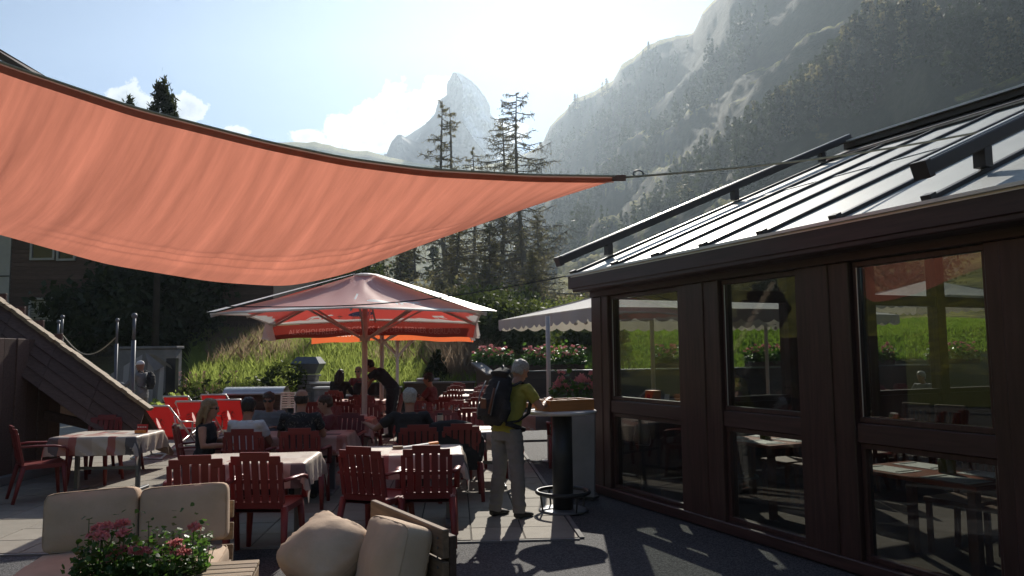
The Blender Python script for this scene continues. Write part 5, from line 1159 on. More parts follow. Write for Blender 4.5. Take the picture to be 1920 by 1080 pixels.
# ------------------------------------------------------------------ red deckchairs
M['bottlewhite'] = fabricmat('white_cloth_print', (.8, .75, .72), (.7, .45, .42), .6)
def deck_proto():
    d = thing('deckchair', '', 'deckchair'); al = M['white_metal']
    for sx in (-1, 1):
        MB().tube([(sx * .30, .62, .02), (sx * .30, -.36, .86)], .016, 8).build('back_rail', al, d, True)
        MB().tube([(sx * .27, -.52, .02), (sx * .27, .55, .42)], .016, 8).build('seat_rail', al, d, True)
        MB().tube([(sx * .285, -.20, .70), (sx * .285, .02, .02)], .014, 8).build('prop', al, d, True)
        MB().tube([(sx * .315, -.12, .60), (sx * .32, .12, .58), (sx * .32, .30, .56), (sx * .31, .28, .33)], .015, 8).build('armrest', al, d, True)
    MB().tube([(-.30, -.34, .845), (-.285, -.37, .885), (.285, -.37, .885), (.30, -.34, .845)], .017, 8).build('top_bar', al, d, True)
    for y, z in ((-.52, .02), (.55, .42), (.62, .02), (.02, .02)): MB().tube([(-.30, y, z), (.30, y, z)], .014, 8).build('crossbar', al, d, True)
    prof = [(-.372, .88), (-.31, .74), (-.22, .58), (-.12, .43), (-.02, .33), (.10, .275), (.25, .27), (.40, .32), (.55, .415)]
    def pp(b): f = b * (len(prof) - 1); i = min(int(f), len(prof) - 2); f -= i; return tuple(prof[i][k] * (1 - f) + prof[i + 1][k] * f for k in (0, 1))
    spt = lambda a, b: ((a - .5) * .545, pp(b)[0], pp(b)[1] - .012 * math.sin(math.pi * a))
    bot = [(-.018, 0), (.018, 0), (.021, .02), (.018, .045), (.021, .07), (.017, .10), (.009, .125), (.008, .15), (-.008, .15), (-.009, .125), (-.017, .10), (-.021, .07), (-.018, .045), (-.021, .02)]
    bpoly = [(.5 + x * 1.3 / .545, .155 + (.165 - y) * .98) for x, y in bot]; wr = [([(.5 + (-.052 + .013 * k) / .545, .335), (.5 + (-.043 + .013 * k) / .545, .335), (.5 + (-.043 + .013 * k) / .545, .348 - .004 * (k % 2)), (.5 + (-.052 + .013 * k) / .545, .348 - .004 * (k % 2))], 1) for k in range(9)]
    mb = MB(); mids = []; cdt_panel(mb, mids, spt, [(bpoly, 1)] + wr, 8, 24); sl_ = mb.build('sling', [M['deck'], M['bottlewhite']], d, True, fix=False); sl_.data.polygons.foreach_set('material_index', mids)
    def onb(x, s, off=.012): b = .155 + s; y, z = pp(b); return (x, y - off * 1.0 - .004, z - off * .6 - .012)
    mb = MB()
    dk = mat('dark_red_print', (.10, .008, .01), .6, .1, 5); mb = MB()       # dark emblem round the bottle
    for a0 in np.linspace(.35, 5.93, 26):
        ra, rb = .135, .15; fa = lambda a, r: onb(r * math.cos(a), .10 + r * .62 * math.sin(a), .009); mb.quad(fa(a0, ra), fa(a0 + .13, ra), fa(a0 + .13, rb), fa(a0, rb))
    for k in range(3): mb.quad(onb(-.115, .045 + .035 * k, .009), onb(-.045, .03 + .035 * k, .009), onb(-.045, .043 + .035 * k, .009), onb(-.115, .058 + .035 * k, .009))
    mb.quad(onb(.05, .06, .009), onb(.10, .015, .009), onb(.115, .022, .009), onb(.065, .07, .009)); mb.quad(onb(.06, .065, .009), onb(.105, .115, .009), onb(.09, .122, .009), onb(.048, .075, .009)); mb.build('emblem_print', dk, sl_, fix=False)
    return d
DECK = deck_proto()
for k, (px, py, Y, hd, lab) in enumerate(((311, 820, 13.6, 80, 'red deckchair with white bottle print, nearest the wooden hut'), (374, 800, 14.9, 84, 'red deckchair with bottle print behind the blonde woman head'), (345, 800, 16.8, 84, 'red deckchair in the rear row, left one'), (437, 800, 15.3, 88, 'red deckchair with bottle print left of the man in white'), (413, 790, 17.4, 86, 'red deckchair in the rear row, right one before the counter'))):
    x = at(px, py, Y).x
    if k == 0: DECK.location = (x, Y, 0); DECK.rotation_euler = (0, 0, R(hd - 90)); tag(DECK, lab, None, 'red deckchairs')
    else: dup(DECK, (x, Y, 0), R(hd - 90), lab, 'red deckchairs')

# ------------------------------------------------------------------ lounge furniture in the foreground
def cushion(nm, w, d, h, par, loc, rot=(0, 0, 0), puff=.16, e=.20, seed=0, m='cushion', wr=.012):
    bm = bmesh.new(); bmesh.ops.create_cube(bm, size=2); bmesh.ops.subdivide_edges(bm, edges=bm.edges[:], cuts=17, use_grid_fill=True)
    for v in bm.verts:
        c = v.co; x, y, z = c; ex = 1 - abs(x) ** 6; ey = 1 - abs(y) ** 6
        n_ = (abs(x) ** (2 / e) + abs(y) ** (2 / e) + abs(z) ** (2 / e)) ** (e / 2); q = Vector((x, y, z)) / n_
        pz = 1 + puff * 2.2 * (1 - q.x * q.x) * (1 - q.y * q.y) - .12 * max(abs(q.x), abs(q.y)) ** 4
        wv = noise.noise(Vector((q.x * 1.7 + seed, q.y * 1.7, seed))) * 1.2 + .5 * noise.noise(Vector((q.x * 5 + seed, q.y * 4, 3)))
        pull = math.exp(-((1 - max(abs(q.x), abs(q.y))) / .22) ** 2) * noise.noise(Vector((q.x * 9 + seed, q.y * 9, 5)))
        v.co = Vector((q.x * w / 2 * (1 + .03 * (1 - q.z * q.z)), q.y * d / 2 * (1 + .03 * (1 - q.z * q.z)), q.z * h / 2 * pz + wr * wv + wr * 1.3 * pull))
    me = bpy.data.meshes.new(nm); bmesh.ops.recalc_face_normals(bm, faces=bm.faces); bm.to_mesh(me); bm.free(); me.materials.append(M[m]); me.polygons.foreach_set('use_smooth', [True] * len(me.polygons)); me.update()
    o = obj(nm, me, par, loc); o.rotation_euler = rot
    for zz in ((-1, 1) if e < .3 else (0,)):
        pts = []
        for k in range(49):
            a = 2 * math.pi * k / 48; ca, sa_ = math.cos(a), math.sin(a); n_ = (abs(ca) ** (2 / e) + abs(sa_) ** (2 / e)) ** (e / 2); kr = .992 if zz else 1.025; pts.append((ca / n_ * w / 2 * kr, sa_ / n_ * d / 2 * kr, zz * h * .375))
        MB().tube(pts, .0042, 5, False).build('piping', M['seam'], o, True, fix=False)
    return o
def toplevel(o, label, cat, group=None): return tag(o, label, cat, group)
sofa = thing('pallet_sofa', 'low wooden pallet sofa base under the beige cushions at the left', 'sofa', (-2.47, 5.12, 0), R(12))
for k in range(5): MB().box((0, -.56 + .17 * k, .295), (1.12, .145, .028)).build('slat', M['oldwood'], sofa, bevel=.004)
for k in range(2): MB().box((0, -.64, .10 + .14 * k), (1.14, .03, .085)).build('plank', M['oldwood'], sofa, bevel=.004)
for sx in (-1, 0, 1): MB().box((sx * .50, -.22, .14), (.09, .78, .28)).build('block', M['darkwood'], sofa, bevel=.006)
for k in range(3): MB().box((0, .255, .34 + .15 * k), (1.12, .028, .115), Matrix.Rotation(-.10, 3, 'X')).build('plank', M['oldwood'], sofa, bevel=.004)
sm = sofa.matrix_basis.copy() if False else Matrix.Translation(sofa.location) @ Matrix.Rotation(R(12), 4, 'Z')
def sp_(x, y, z): return sm @ Vector((x, y, z))
def cush(label, w, d, h, loc, rot, seed, puff=.16, nm='cushion', wr=.009, e=.20): return tag(cushion(nm, w, d, h, None, loc, rot, puff, e, seed, wr=wr), label, 'cushion', 'beige lounge cushions')
cush('left seat cushion of the beige sofa behind the geraniums', .56, .66, .15, sp_(-.29, -.27, .385), (0, 0, R(13)), 1)
cush('right seat cushion of the beige sofa next to the slatted table', .56, .66, .15, sp_(.285, -.27, .385), (0, 0, R(12)), 2)
cush('left back cushion of the beige sofa, leaning upright', .555, .37, .18, sp_(-.29, .07, .65), (R(80), R(-3), R(12)), 3)
cush('right back cushion of the beige sofa, leaning upright', .54, .37, .18, sp_(.275, .08, .655), (R(80), R(-2), R(13.5)), 4)
# armchair
pa0, pa1 = at(700, 938, 4.93), at(836, 992, 4.08); dv = (pa1 - pa0).to_2d(); aw = dv.length; aang = math.atan2(dv.y, dv.x)
arm = thing('pallet_armchair', 'wooden pallet armchair seen from its side with thick plank back', 'armchair', ((pa0.x + pa1.x) / 2, (pa0.y + pa1.y) / 2, 0), aang)
zt = (pa0.z + pa1.z) / 2
for k in range(4): MB().box((0, 0, zt - .075 - .165 * k), (aw, .04, .15)).build('plank', M['shadedwood'], arm, bevel=.005)
for sx in (-1, 1): MB().box((sx * (aw / 2 - .05), .045, zt / 2 - .02), (.09, .045, zt - .04)).build('batten', M['darkwood'], arm, bevel=.005)
for k in range(4): MB().tube([(aw / 2 - .05, -.022, zt - .05 - .05 * k), (aw / 2 - .05, -.026, zt - .05 - .05 * k)], .007, 6).build('screw', M['metal'], arm)
for k in range(5): MB().box((0, -.12 - .16 * k, .262), (aw - .02, .15, .028)).build('slat', M['oldwood'], arm, bevel=.004)
for sx in (-1, 1): MB().box((sx * (aw / 2 - .06), -.42, .122), (.10, .74, .242)).build('block', M['darkwood'], arm, bevel=.006)
am = Matrix.Translation(arm.location) @ Matrix.Rotation(aang, 4, 'Z')
def ap(x, y, z): return am @ Vector((x, y, z))
cush('seat cushion of the beige armchair at the bottom edge', .88, .70, .15, ap(.0, -.44, .355), (0, 0, aang), 5, e=.2)
cush('upright back cushion leaning on the wooden armchair back', .54, .46, .19, ap(.13, -.145, .555), (R(74), R(-3), aang), 6, .22)
cush('loose puffy beige pillow lying on the armchair seat', .47, .42, .20, Vector((-1.11, 4.60, .555)), (R(30), R(10), R(-38)), 7, .34, 'pillow', .016, .34)
# slatted coffee table and geranium box
ct = thing('slatted_table', 'low weathered slatted wooden bench table right of the geranium box', 'coffee table', (-1.63, 4.14, 0), R(11))
for k in range(11): MB().box((0, -.44 + .088 * k, .492), (.42, .078, .028)).build('slat', M['oldwood'], ct, bevel=.004)
for sx in (-1, 1):
    for sy in (-1, 1): MB().box((sx * .17, sy * .40, .238), (.07, .07, .475)).build('leg', M['darkwood'], ct, bevel=.005)
for sx in (-1, 1): MB().box((sx * .195, 0, .43), (.028, .92, .09)).build('apron', M['oldwood'], ct, bevel=.004)
pc_ = thing('plant_crate', 'dark wooden crate carrying the nearest geranium box', 'crate', (-2.07, 4.36, 0), R(11))
for k in range(3):
    for sy in (-1, 1): MB().box((0, sy * .12, .055 + .11 * k), (.5, .02, .095)).build('plank', M['darkwood'], pc_, bevel=.003)
    for sx in (-1, 1): MB().box((sx * .26, 0, .055 + .11 * k), (.018, .25, .095)).build('plank', M['darkwood'], pc_, bevel=.003)
def geranium(label, x, y, z, rz, L, nleaf, nflow, seed, wd=.26, box=True, part_flowers=True, hgt=.22, lsz=.028, group='geranium boxes'):
    t_ = thing('geranium_box', label, 'flower box', (x, y, z), rz, group); rg = np.random.default_rng(seed)
    if box:
        mb = MB(); mb.prism([(-wd / 2, .17), (-wd / 2 + .04, 0), (wd / 2 - .04, 0), (wd / 2, .17)], lambda a, b: (-L / 2, a, b), lambda a, b: (L / 2, a, b)); mb.build('trough', M['darkwood'], t_, bevel=.006)
        MB().box((0, 0, .171), (L - .03, wd - .03, .008)).build('soil', M['soil'], t_)
    P = np.stack([rg.uniform(-L / 2 - .06, L / 2 + .06, nleaf), rg.normal(size=nleaf) * wd * .42, .17 + np.abs(rg.normal(size=nleaf)) * hgt * .55 - .06 * (rg.random(nleaf) < .2)], 1)
    c, s = rg.normal(size=(nleaf, 3)), None; c[:, 2] += 1.6; c /= np.linalg.norm(c, axis=1)[:, None]; a = np.cross(c, rg.normal(size=(nleaf, 3))); a /= np.linalg.norm(a, axis=1)[:, None]; b = np.cross(c, a); sz = (lsz * rg.uniform(.6, 1.3, nleaf))[:, None]
    ang = np.linspace(0, 2 * np.pi, 8)[:-1]; Q = np.stack([P + (a * np.cos(w) + b * np.sin(w)) * sz * (1 + .18 * math.cos(3 * w)) - c * sz * (.22 if i % 2 else 0) for i, w in enumerate(ang)], 1)
    quads('leaves', Q, M['leaf'], t_, 'stuff'); st = MB(); heads = []
    for k in range(nflow):
        x0, y0 = rg.uniform(-L / 2, L / 2), rg.normal() * wd * .25; h = .17 + hgt * rg.uniform(.55, 1.45); q = Vector((x0 + rg.normal() * .06, y0 + rg.normal() * .07, h)); st.tube([(x0, y0, .18), (x0 * .5 + q.x * .5, y0, h * .7), q], .0028, 4); heads.append(q)
    for k in range(nleaf // 12): i = rg.integers(0, nleaf); st.tube([(P[i, 0] * .96, P[i, 1] * .5, .15), P[i]], .0025, 3)
    st.build('stems', M['leaf'], t_, fix=False)['kind'] = 'stuff'
    allq = []
    for q in heads:
        n = 60 if part_flowers else 14; d = rg.normal(size=(n, 3)); d /= np.linalg.norm(d, axis=1)[:, None]; d[:, 2] = np.abs(d[:, 2]) * .9 - .15; rr = .034 if part_flowers else .05
        F_ = rquads(np.array(q) + d * rr * rg.uniform(.6, 1.25, (n, 1)), .0105 if part_flowers else .026, 1.5, rg)
        if part_flowers: quads('flower_head', F_, M['petal'], t_)
        else: allq.append(F_)
    if allq: quads('blossoms', np.concatenate(allq), M['petal'], t_, 'stuff')
    return t_
gx = at(285, 1010, 4.42); geranium('box of pink geraniums nearest the viewer before the beige sofa', -2.07, 4.36, .335, R(11), .56, 2000, 19, 5, .22, True, True, .19, .0145)
pw = (Vector((15.5, 27.6, 0)) - Vector((-1.0, 23.6, 0))); pwl = pw.length; pwd = pw / pwl; pan = math.atan2(pwd.y, pwd.x)
def onpar(px): d = ray(px, 690); k = (d.x * 23.6 + 1.0) / (pwd.x - d.x * pwd.y); return Vector((-1.0, 23.6, 1.21)) + pwd * k
for px, L, n, fl, lab in ((925, 1.15, 620, 34, 'pink geranium box on the parapet left of the hiker head'), (1040, 1.9, 900, 46, 'long pink geranium box on the parapet right of the hiker head'), (1440, 1.6, 700, 36, 'pink geranium box on the parapet behind the middle window'), (1640, 1.5, 600, 30, 'pink geranium box on the parapet at the left of the right window'), (1790, 2.0, 700, 40, 'pink geranium box on the parapet at the right of the right window'), (1262, 1.2, 500, 24, 'pink geranium box on the parapet behind the left window')):
    q = onpar(px); geranium(lab, q.x, q.y, q.z, pan, L, n, fl, px, .3, True, False, .42, .055)
gq = at(1078, 738, 12.0); geranium('pot of tall pink geraniums behind the wooden box near the pavilion corner', gq.x + .05, 12.0, .72, 0, .75, 420, 26, 77, .3, True, False, .38, .04)
gs = thing('plant_stand', 'dark stand carrying the geraniums at the pavilion corner', 'stand', (gq.x + .05, 12.0, 0)); MB().box((0, 0, .70), (.8, .34, .04)).build('shelf', M['darkwood'], gs)
for sx in (-1, 1): MB().box((sx * .34, 0, .34), (.06, .28, .68)).build('leg', M['darkwood'], gs)

# ------------------------------------------------------------------ round bar table with box
rp = Vector((.535, 8.52, 0)); rt = thing('bar_table', 'round pale topped bar table on a thick dark pillar with foot ring', 'bar table', tuple(rp))
MB().lathe([(.36, 1.045), (.385, 1.055), (.385, 1.078), (.375, 1.085)], seg=40).build('tabletop', M['tabletop_white'], rt, True); MB().lathe([(.112, .02), (.112, 1.045)], seg=28).build('pillar', M['darkmetal'], rt, True)
MB().lathe([(.27, 0), (.27, .012), (.24, .022)], seg=36).build('base', M['metal'], rt, True)
fr = MB().tube([(.285 * math.cos(a), .285 * math.sin(a), .20) for a in np.linspace(0, 6.2832, 41)], .022, 10, False).build('foot_ring', M['darkmetal'], rt, True)
for k in range(4): a = k * math.pi / 2 + .5; MB().tube([(.285 * math.cos(a), .285 * math.sin(a), .19), (.26 * math.cos(a), .26 * math.sin(a), .012)], .010, 6).build('strut', M['darkmetal'], fr)
bc = thing('cutlery_box', 'orange wooden compartment box on the round bar table', 'box', (rp.x + .03, rp.y - .02, 1.087), R(28)); bw_, bd_, bh_ = .56, .34, .12
for sy in (-1, 1): MB().box((0, sy * (bd_ / 2 - .008), bh_ / 2), (bw_, .016, bh_)).build('side', M['boxwood'], bc, bevel=.002)
for sx in (-1, 1): MB().box((sx * (bw_ / 2 - .008), 0, bh_ / 2), (.016, bd_ - .034, bh_)).build('end', M['boxwood'], bc, bevel=.002)
MB().box((0, 0, .006), (bw_ - .034, bd_ - .034, .012)).build('bottom', M['boxwood'], bc)
for k in range(3): MB().box((-.14 + .14 * k, 0, .06), (.010, bd_ - .036, .105)).build('divider', M['boxwood'], bc)
for k in range(4):
    mt = ('red', 'white', 'red', 'paper')[k]; t_ = thing('napkin_stack', ('red napkin stack in the left compartment of the orange box', 'white napkin stack in the second compartment of the orange box', 'red napkin stack in the third compartment of the orange box', 'pale paper stack in the right compartment of the orange box')[k], 'napkins', tuple(Matrix.Translation(bc.location) @ Matrix.Rotation(R(28), 4, 'Z') @ Vector((-.205 + .14 * k, 0, .013))), R(28), 'stacks in the orange box')
    MB().box((0, 0, .035), (.10, .26, .07)).build('stack', M[mt], t_, bevel=.004)
bb_ = thing('grey_board', 'grey upright board leaning between bar table and pavilion corner', 'board', (.80, 9.2, 0), R(-30)); MB().box((0, 0, .50), (.36, .03, 1.0), Matrix.Rotation(-.06, 3, 'X')).build('panel', M['shirt_grey'], bb_, bevel=.004); MB().box((0, .02, .02), (.36, .16, .03)).build('foot', M['darkmetal'], bb_)  # plain grey sheet standing upright on a small foot

# ------------------------------------------------------------------ people
BAKE = []
def body_obj(mb, nm, m, parent=None, vox=.012, sm=3, loc=None, rz=None):
    me = bpy.data.meshes.new(nm); bm = bmesh.new(); tmp = bpy.data.meshes.new('t'); tmp.from_pydata(mb.v, [], mb.f); bm.from_mesh(tmp); bmesh.ops.recalc_face_normals(bm, faces=bm.faces); bm.to_mesh(me); bm.free(); me.materials.append(M[m])
    o = obj(nm, me, parent, loc); r = o.modifiers.new('r', 'REMESH'); r.mode = 'VOXEL'; r.voxel_size = vox; r.use_smooth_shade = True
    s = o.modifiers.new('s', 'SMOOTH'); s.factor = .5; s.iterations = sm
    BAKE.append(o); return o
def person(label, loc, hd, pose='sit', lean=8, skin='skin', shirt='shirt_white', trous='trouser_dark', sleeve='short', hair=('short', 'hair_dark'), arms=None, yaw=0, nod=5, glasses=False, vox=.012, sc=.97, group=None, seat=.43, cap=None, legs=None):
    P = {}; lr = R(-lean); sit = pose == 'sit'; pz = seat + .10 if sit else .92
    Rl = Matrix.Rotation(lr, 3, 'X'); pv0 = Vector((0, 0, pz))
    def up(x, y, z): return pv0 + Rl @ Vector((x, y, z))
    sp_l = [(0, 0, -.06), (0, .0, .04), (0, .012, .16), (0, .012, .28), (0, .0, .40), (0, -.012, .47)]
    if pose == 'bend': 
        def up(x, y, z):
            k = min(1, max(0, z / .45)); a = R(-lean) * (.55 + .45 * k); return pv0 + Matrix.Rotation(a, 3, 'X') @ Vector((x, y, z))
    rads = [(.155, .115), (.150, .110), (.138, .098), (.152, .105), (.175, .10), (.12, .075)]
    sh = [up(s * .178, -.005, .435) for s in (-1, 1)]
    if arms is None: arms = [((s * .25, .20, pz + .20), (s * .14, .40, pz + .245)) for s in (-1, 1)]
    el = [Vector(a[0]) for a in arms]; wr = [Vector(a[1]) for a in arms]
    if legs is None:
        legs = [((s * .10, .42, pz - .03), (s * .11, .40 if sit else 0, .07)) for s in (-1, 1)] if sit else [((s * .105, .03, .49), (s * .115, -.01, .075)) for s in (-1, 1)]
    hips = [Vector((s * .09, .03 if sit else 0, pz - .02)) for s in (-1, 1)]; kn = [Vector(a[0]) for a in legs]; an = [Vector(a[1]) for a in legs]
    nk = up(0, -.005, .475); Hm = Matrix.Rotation(R(yaw), 3, 'Z') @ Matrix.Rotation(R(-nod), 3, 'X'); hc = nk + (Rl @ Vector((0, .025, .165)) if pose != 'bend' else up(0, .03, .64) - nk)
    def hp(x, y, z): return hc + Hm @ Vector((x, y, z))
    mb = MB(); mb.tube([up(*q) for q in sp_l], rads, 16, side=(1, 0, 0)); mb.tube([up(0, -.01, .42), nk, hc + Vector((0, 0, -.05))], [(.07, .06), (.052, .056), (.056, .06)], 12, side=(1, 0, 0))
    hd_ = [(-.118, .022, .030, .050), (-.105, .040, .048, .040), (-.075, .054, .070, .020), (-.03, .066, .086, .004), (.02, .072, .095, -.004), (.06, .070, .092, -.007), (.095, .054, .070, -.010), (.113, .024, .034, -.010)]
    hv = len(mb.v); pts = [hp(0, q[3], q[0]) for q in hd_]; mb.tube(pts, [(q[1], q[2]) for q in hd_], 18, side=Hm @ Vector((1, 0, 0)))
    mb.tube([hp(0, .088, .018), hp(0, .108, -.028), hp(0, .090, -.040)], [.008, .014, .008], 8); mb.ball(hp(0, .086, -.068), (.024, .010, .008), 8, 5); mb.tube([hp(-.045, .080, .030), hp(0, .094, .034), hp(.045, .080, .030)], .009, 6)
    for s in (-1, 1): mb.ball(hp(s * .074, -.005, -.005), (.010, .018, .030), 8, 6)
    for s, i in ((-1, 0), (1, 1)):
        mb.tube([sh[i], sh[i].lerp(el[i], .5), el[i], el[i].lerp(wr[i], .35), wr[i]], [.050, .045, .037, .036, .025], 10)
        d = (wr[i] - el[i]).normalized(); xx = d.cross(Vector((0, 0, 1))); xx = xx.normalized() if xx.length > .05 else Vector((1, 0, 0)); zz = xx.cross(d)
        pm = wr[i] + d * .085; mb.tube([wr[i], wr[i] + d * .04, pm], [(.025, .018), (.038, .017), (.036, .013)], 8, side=xx)
        for k, L in enumerate((.062, .074, .068, .052)):
            o_ = pm + xx * (.027 - .018 * k) - d * .01; mb.tube([o_, o_ + d * L * .5 - zz * .008, o_ + d * L * .85 - zz * .030], [.0088, .008, .0065], 6)
        o_ = wr[i] + d * .03 + xx * .03 * (-s); mb.tube([o_, o_ + d * .035 + xx * .028 * (-s), o_ + d * .065 + xx * .026 * (-s) - zz * .012], [.012, .010, .008], 6)
        mb.tube([hips[i], hips[i].lerp(kn[i], .5), kn[i], kn[i].lerp(an[i], .35), an[i]], [.085, .072, .055, .054, .038], 12); mb.tube([an[i], an[i] + Vector((0, .05, -.035)), an[i] + Vector((0, .15, -.05))], [.04, .038, .025], 8)
    mb.tube([hips[0], hips[1]], .09, 10)
    p = body_obj(mb, 'person', skin, None, vox, 2, loc); p.rotation_euler = (0, 0, R(hd - 90)); p.scale = (sc, sc, sc); tag(p, label, 'person', group)
    # shirt
    mb = MB(); inf = .014; mb.tube([up(*q) for q in sp_l], [(a + inf, b + inf) for a, b in rads], 18, side=(1, 0, 0)); mb.tube([up(0, -.01, .42), up(0, -.012, .482)], [(.10, .075), (.066, .064)], 12, side=(1, 0, 0))
    if sleeve != 'none':
        for i in (0, 1):
            k = .62 if sleeve == 'short' else 1.0; a = sh[i].lerp(el[i], k); tb = [up((-1, 1)[i] * .13, -.005, .42), sh[i], sh[i].lerp(el[i], .4 * k), a]; rr = [.072, .064, .062, .060 if sleeve == 'short' else .05]
            if sleeve == 'long': tb += [el[i].lerp(wr[i], .5), el[i].lerp(wr[i], .95)]; rr += [.046, .036]
            mb.tube(tb, rr, 12)
    body_obj(mb, 'shirt' if sleeve != 'none' else 'tank_top', shirt, p, vox, 2)
    mb = MB(); mb.tube([pv0 + Vector((0, 0, -.12 if not sit else -.10)), pv0 + Vector((0, 0, -.02)), up(0, 0, .06)], [(.165, .125), (.168, .128), (.158, .12)], 16, side=(1, 0, 0))
    for i in (0, 1): mb.tube([hips[i] + Vector((0, 0, .02)), hips[i].lerp(kn[i], .5), kn[i], kn[i].lerp(an[i], .4), kn[i].lerp(an[i], .75), an[i] + Vector((0, 0, -.02))], [.102, .094, .078, .076, .070, .066], 14)
    body_obj(mb, 'trousers', trous, p, vox, 2)
    for i in (0, 1):
        mb = MB(); a = an[i]; mb.tube([a + Vector((0, -.055, -.045)), a + Vector((0, -.03, -.035)), a + Vector((0, .06, -.04)), a + Vector((0, .16, -.052)), a + Vector((0, .20, -.06))], [(.036, .03), (.046, .042), (.048, .036), (.046, .024), (.03, .014)], 12, side=(1, 0, 0)); mb.tube([a + Vector((0, -.005, .05)), a + Vector((0, .005, -.04))], [.052, .048], 12); body_obj(mb, 'shoe', 'boot', p, .01, 1)
    kind, hm = hair
    if kind:
        mb = MB()
        if kind == 'bald': mb.tube([hp(0, -.012, -.045), hp(0, -.016, .0), hp(0, -.02, .045)], [(.066, .080), (.079, .094), (.076, .088)], 16, side=Hm @ Vector((1, 0, 0)))
        else:
            mb.tube([hp(0, -.030, -.055), hp(0, -.026, -.01), hp(0, -.014, .035), hp(0, -.006, .07), hp(0, -.008, .105), hp(0, -.01, .128)], [(.060, .068), (.078, .085), (.082, .098), (.081, .099), (.062, .078), (.022, .030)], 18, side=Hm @ Vector((1, 0, 0)))
            rg = random.Random(label)
            for k in range(26): a = rg.uniform(0, 6.28); e = rg.uniform(.1, 1.3); mb.ball(hp(.076 * math.cos(a) * math.cos(e), -.012 + .092 * math.sin(a) * math.cos(e), .035 + .085 * math.sin(e)), .017, 6, 4)
            if kind == 'long': 
                for s in (-.055, 0, .055): mb.tube([hp(s, -.05, .04), hp(s * 1.25, -.085, -.06), hp(s * 1.3, -.10, -.17) + Vector((0, -.005, -.0)), hp(s * 1.0, -.105, -.30)], [(.045, .04), (.042, .038), (.038, .032), (.018, .016)], 10)
                for s in (-1, 1): mb.tube([hp(s * .07, 0, .03), hp(s * .082, -.02, -.06), hp(s * .085, -.03, -.17)], [.02, .024, .015], 8)
        body_obj(mb, 'hair', hm, p, .009, 1)
    if cap:
        mb = MB(); mb.tube([hp(0, -.004, .035), hp(0, -.006, .075), hp(0, -.008, .112), hp(0, -.008, .130)], [(.086, .102), (.084, .098), (.06, .072), (.02, .025)], 18, side=Hm @ Vector((1, 0, 0))); mb.tube([hp(-.06, .085, .045), hp(0, .155, .038), hp(.06, .085, .045)], [(.02, .008)] * 3, 8); body_obj(mb, 'cap', cap, p, .009, 1)
    if glasses:
        mb = MB()
        for s in (-1, 1): mb.ball(hp(s * .034, .088, .012), (.028, .012, .020), 10, 6); mb.tube([hp(s * .06, .07, .016), hp(s * .078, .0, .012)], .004, 5)
        mb.box(hp(0, .098, .016), (.03, .008, .008)); mb.build('sunglasses', M['glassdark'], p, True, fix=False)
    else:
        for s in (-1, 1): MB().ball(hp(s * .032, .081, .014), (.012, .009, .007), 8, 5).build('eye', M['glassdark'], p, True)
    return p
# the hiker at the bar table
hk = Vector((-.07, 8.22, 0)); HH = 46
hiker = person('hiker in a yellow shirt and grey trousers leaning over the round bar table', hk, HH, 'stand', 18, 'skin', 'shirt_yellow', 'trouser_grey', 'short', ('short', 'hair_grey'),
       arms=[((-.24, .30, 1.16), (-.06, .50, 1.13)), ((.30, .22, 1.13), (.19, .45, 1.20))], nod=22, yaw=-6, vox=.0085, sc=1.0,
       legs=[((-.115, .0, .49), (-.13, -.06, .075)), ((.115, .03, .49), (.15, .02, .075))])
hm_ = Matrix.Translation(hk) @ Matrix.Rotation(R(HH - 90), 4, 'Z')
bp = thing('backpack', 'black hiking backpack with grey straps worn by the yellow shirted hiker', 'backpack', tuple(hk), R(HH - 90))
bl = Matrix.Rotation(R(-18), 4, 'X')
def bq(x, y, z): v = bl @ Vector((x, y, z)); return (v.x, v.y, v.z + .92)
mb = MB(); mb.tube([bq(0, -.22, -.02), bq(0, -.235, .06), bq(0, -.245, .22), bq(0, -.235, .40), bq(0, -.21, .50), bq(0, -.19, .545)], [(.11, .06), (.155, .095), (.17, .11), (.155, .105), (.11, .08), (.05, .04)], 18, side=(1, 0, 0)); mb.tube([bq(0, -.35, .04), bq(0, -.365, .16), bq(0, -.35, .28)], [(.09, .03), (.11, .045), (.09, .03)], 12, side=(1, 0, 0))
for s in (-1, 1): mb.tube([bq(s * .165, -.25, .02), bq(s * .18, -.25, .14), bq(s * .165, -.24, .24)], [(.03, .05), (.04, .06), (.03, .045)], 10, side=(1, 0, 0))
bpb = body_obj(mb, 'pack', 'black', bp, .009, 2)
mb = MB(); mb.tube([bq(0, -.24, .47), bq(0, -.28, .52), bq(0, -.22, .575)], [(.10, .05), (.13, .06), (.10, .04)], 14, side=(1, 0, 0)); body_obj(mb, 'lid_pocket', 'black', bp, .009, 2)
for s in (-1, 1):
    MB().tube([bq(s * .10, -.14, .43), bq(s * .12, -.06, .495), bq(s * .13, .06, .47), bq(s * .135, .135, .36), bq(s * .15, .12, .2), bq(s * .15, -.02, .08), bq(s * .13, -.15, .03)], [(.030, .012)] * 7, 8, side=(1, 0, 0)).build('shoulder_strap', M['black'], bp, True)
    MB().tube([bq(s * .13, -.16, .02), bq(s * .185, -.04, .015), bq(s * .165, .10, .02), bq(s * .06, .155, .02)], [(.012, .024)] * 4, 8).build('hip_belt', M['black'], bp, True)
    MB().tube([bq(s * .155, .04, .015), bq(s * .16, .05, -.12), bq(s * .155, .04, -.25)], [(.012, .003)] * 3, 6, side=(1, 0, 0)).build('loose_strap', M['black'], bp, True)
    MB().tube([bq(s * .10, -.355, .42), bq(s * .11, -.39, .25), bq(s * .10, -.375, .05)], [(.010, .004)] * 3, 6, side=(1, 0, 0)).build('strap', M['metal'], bp, True)
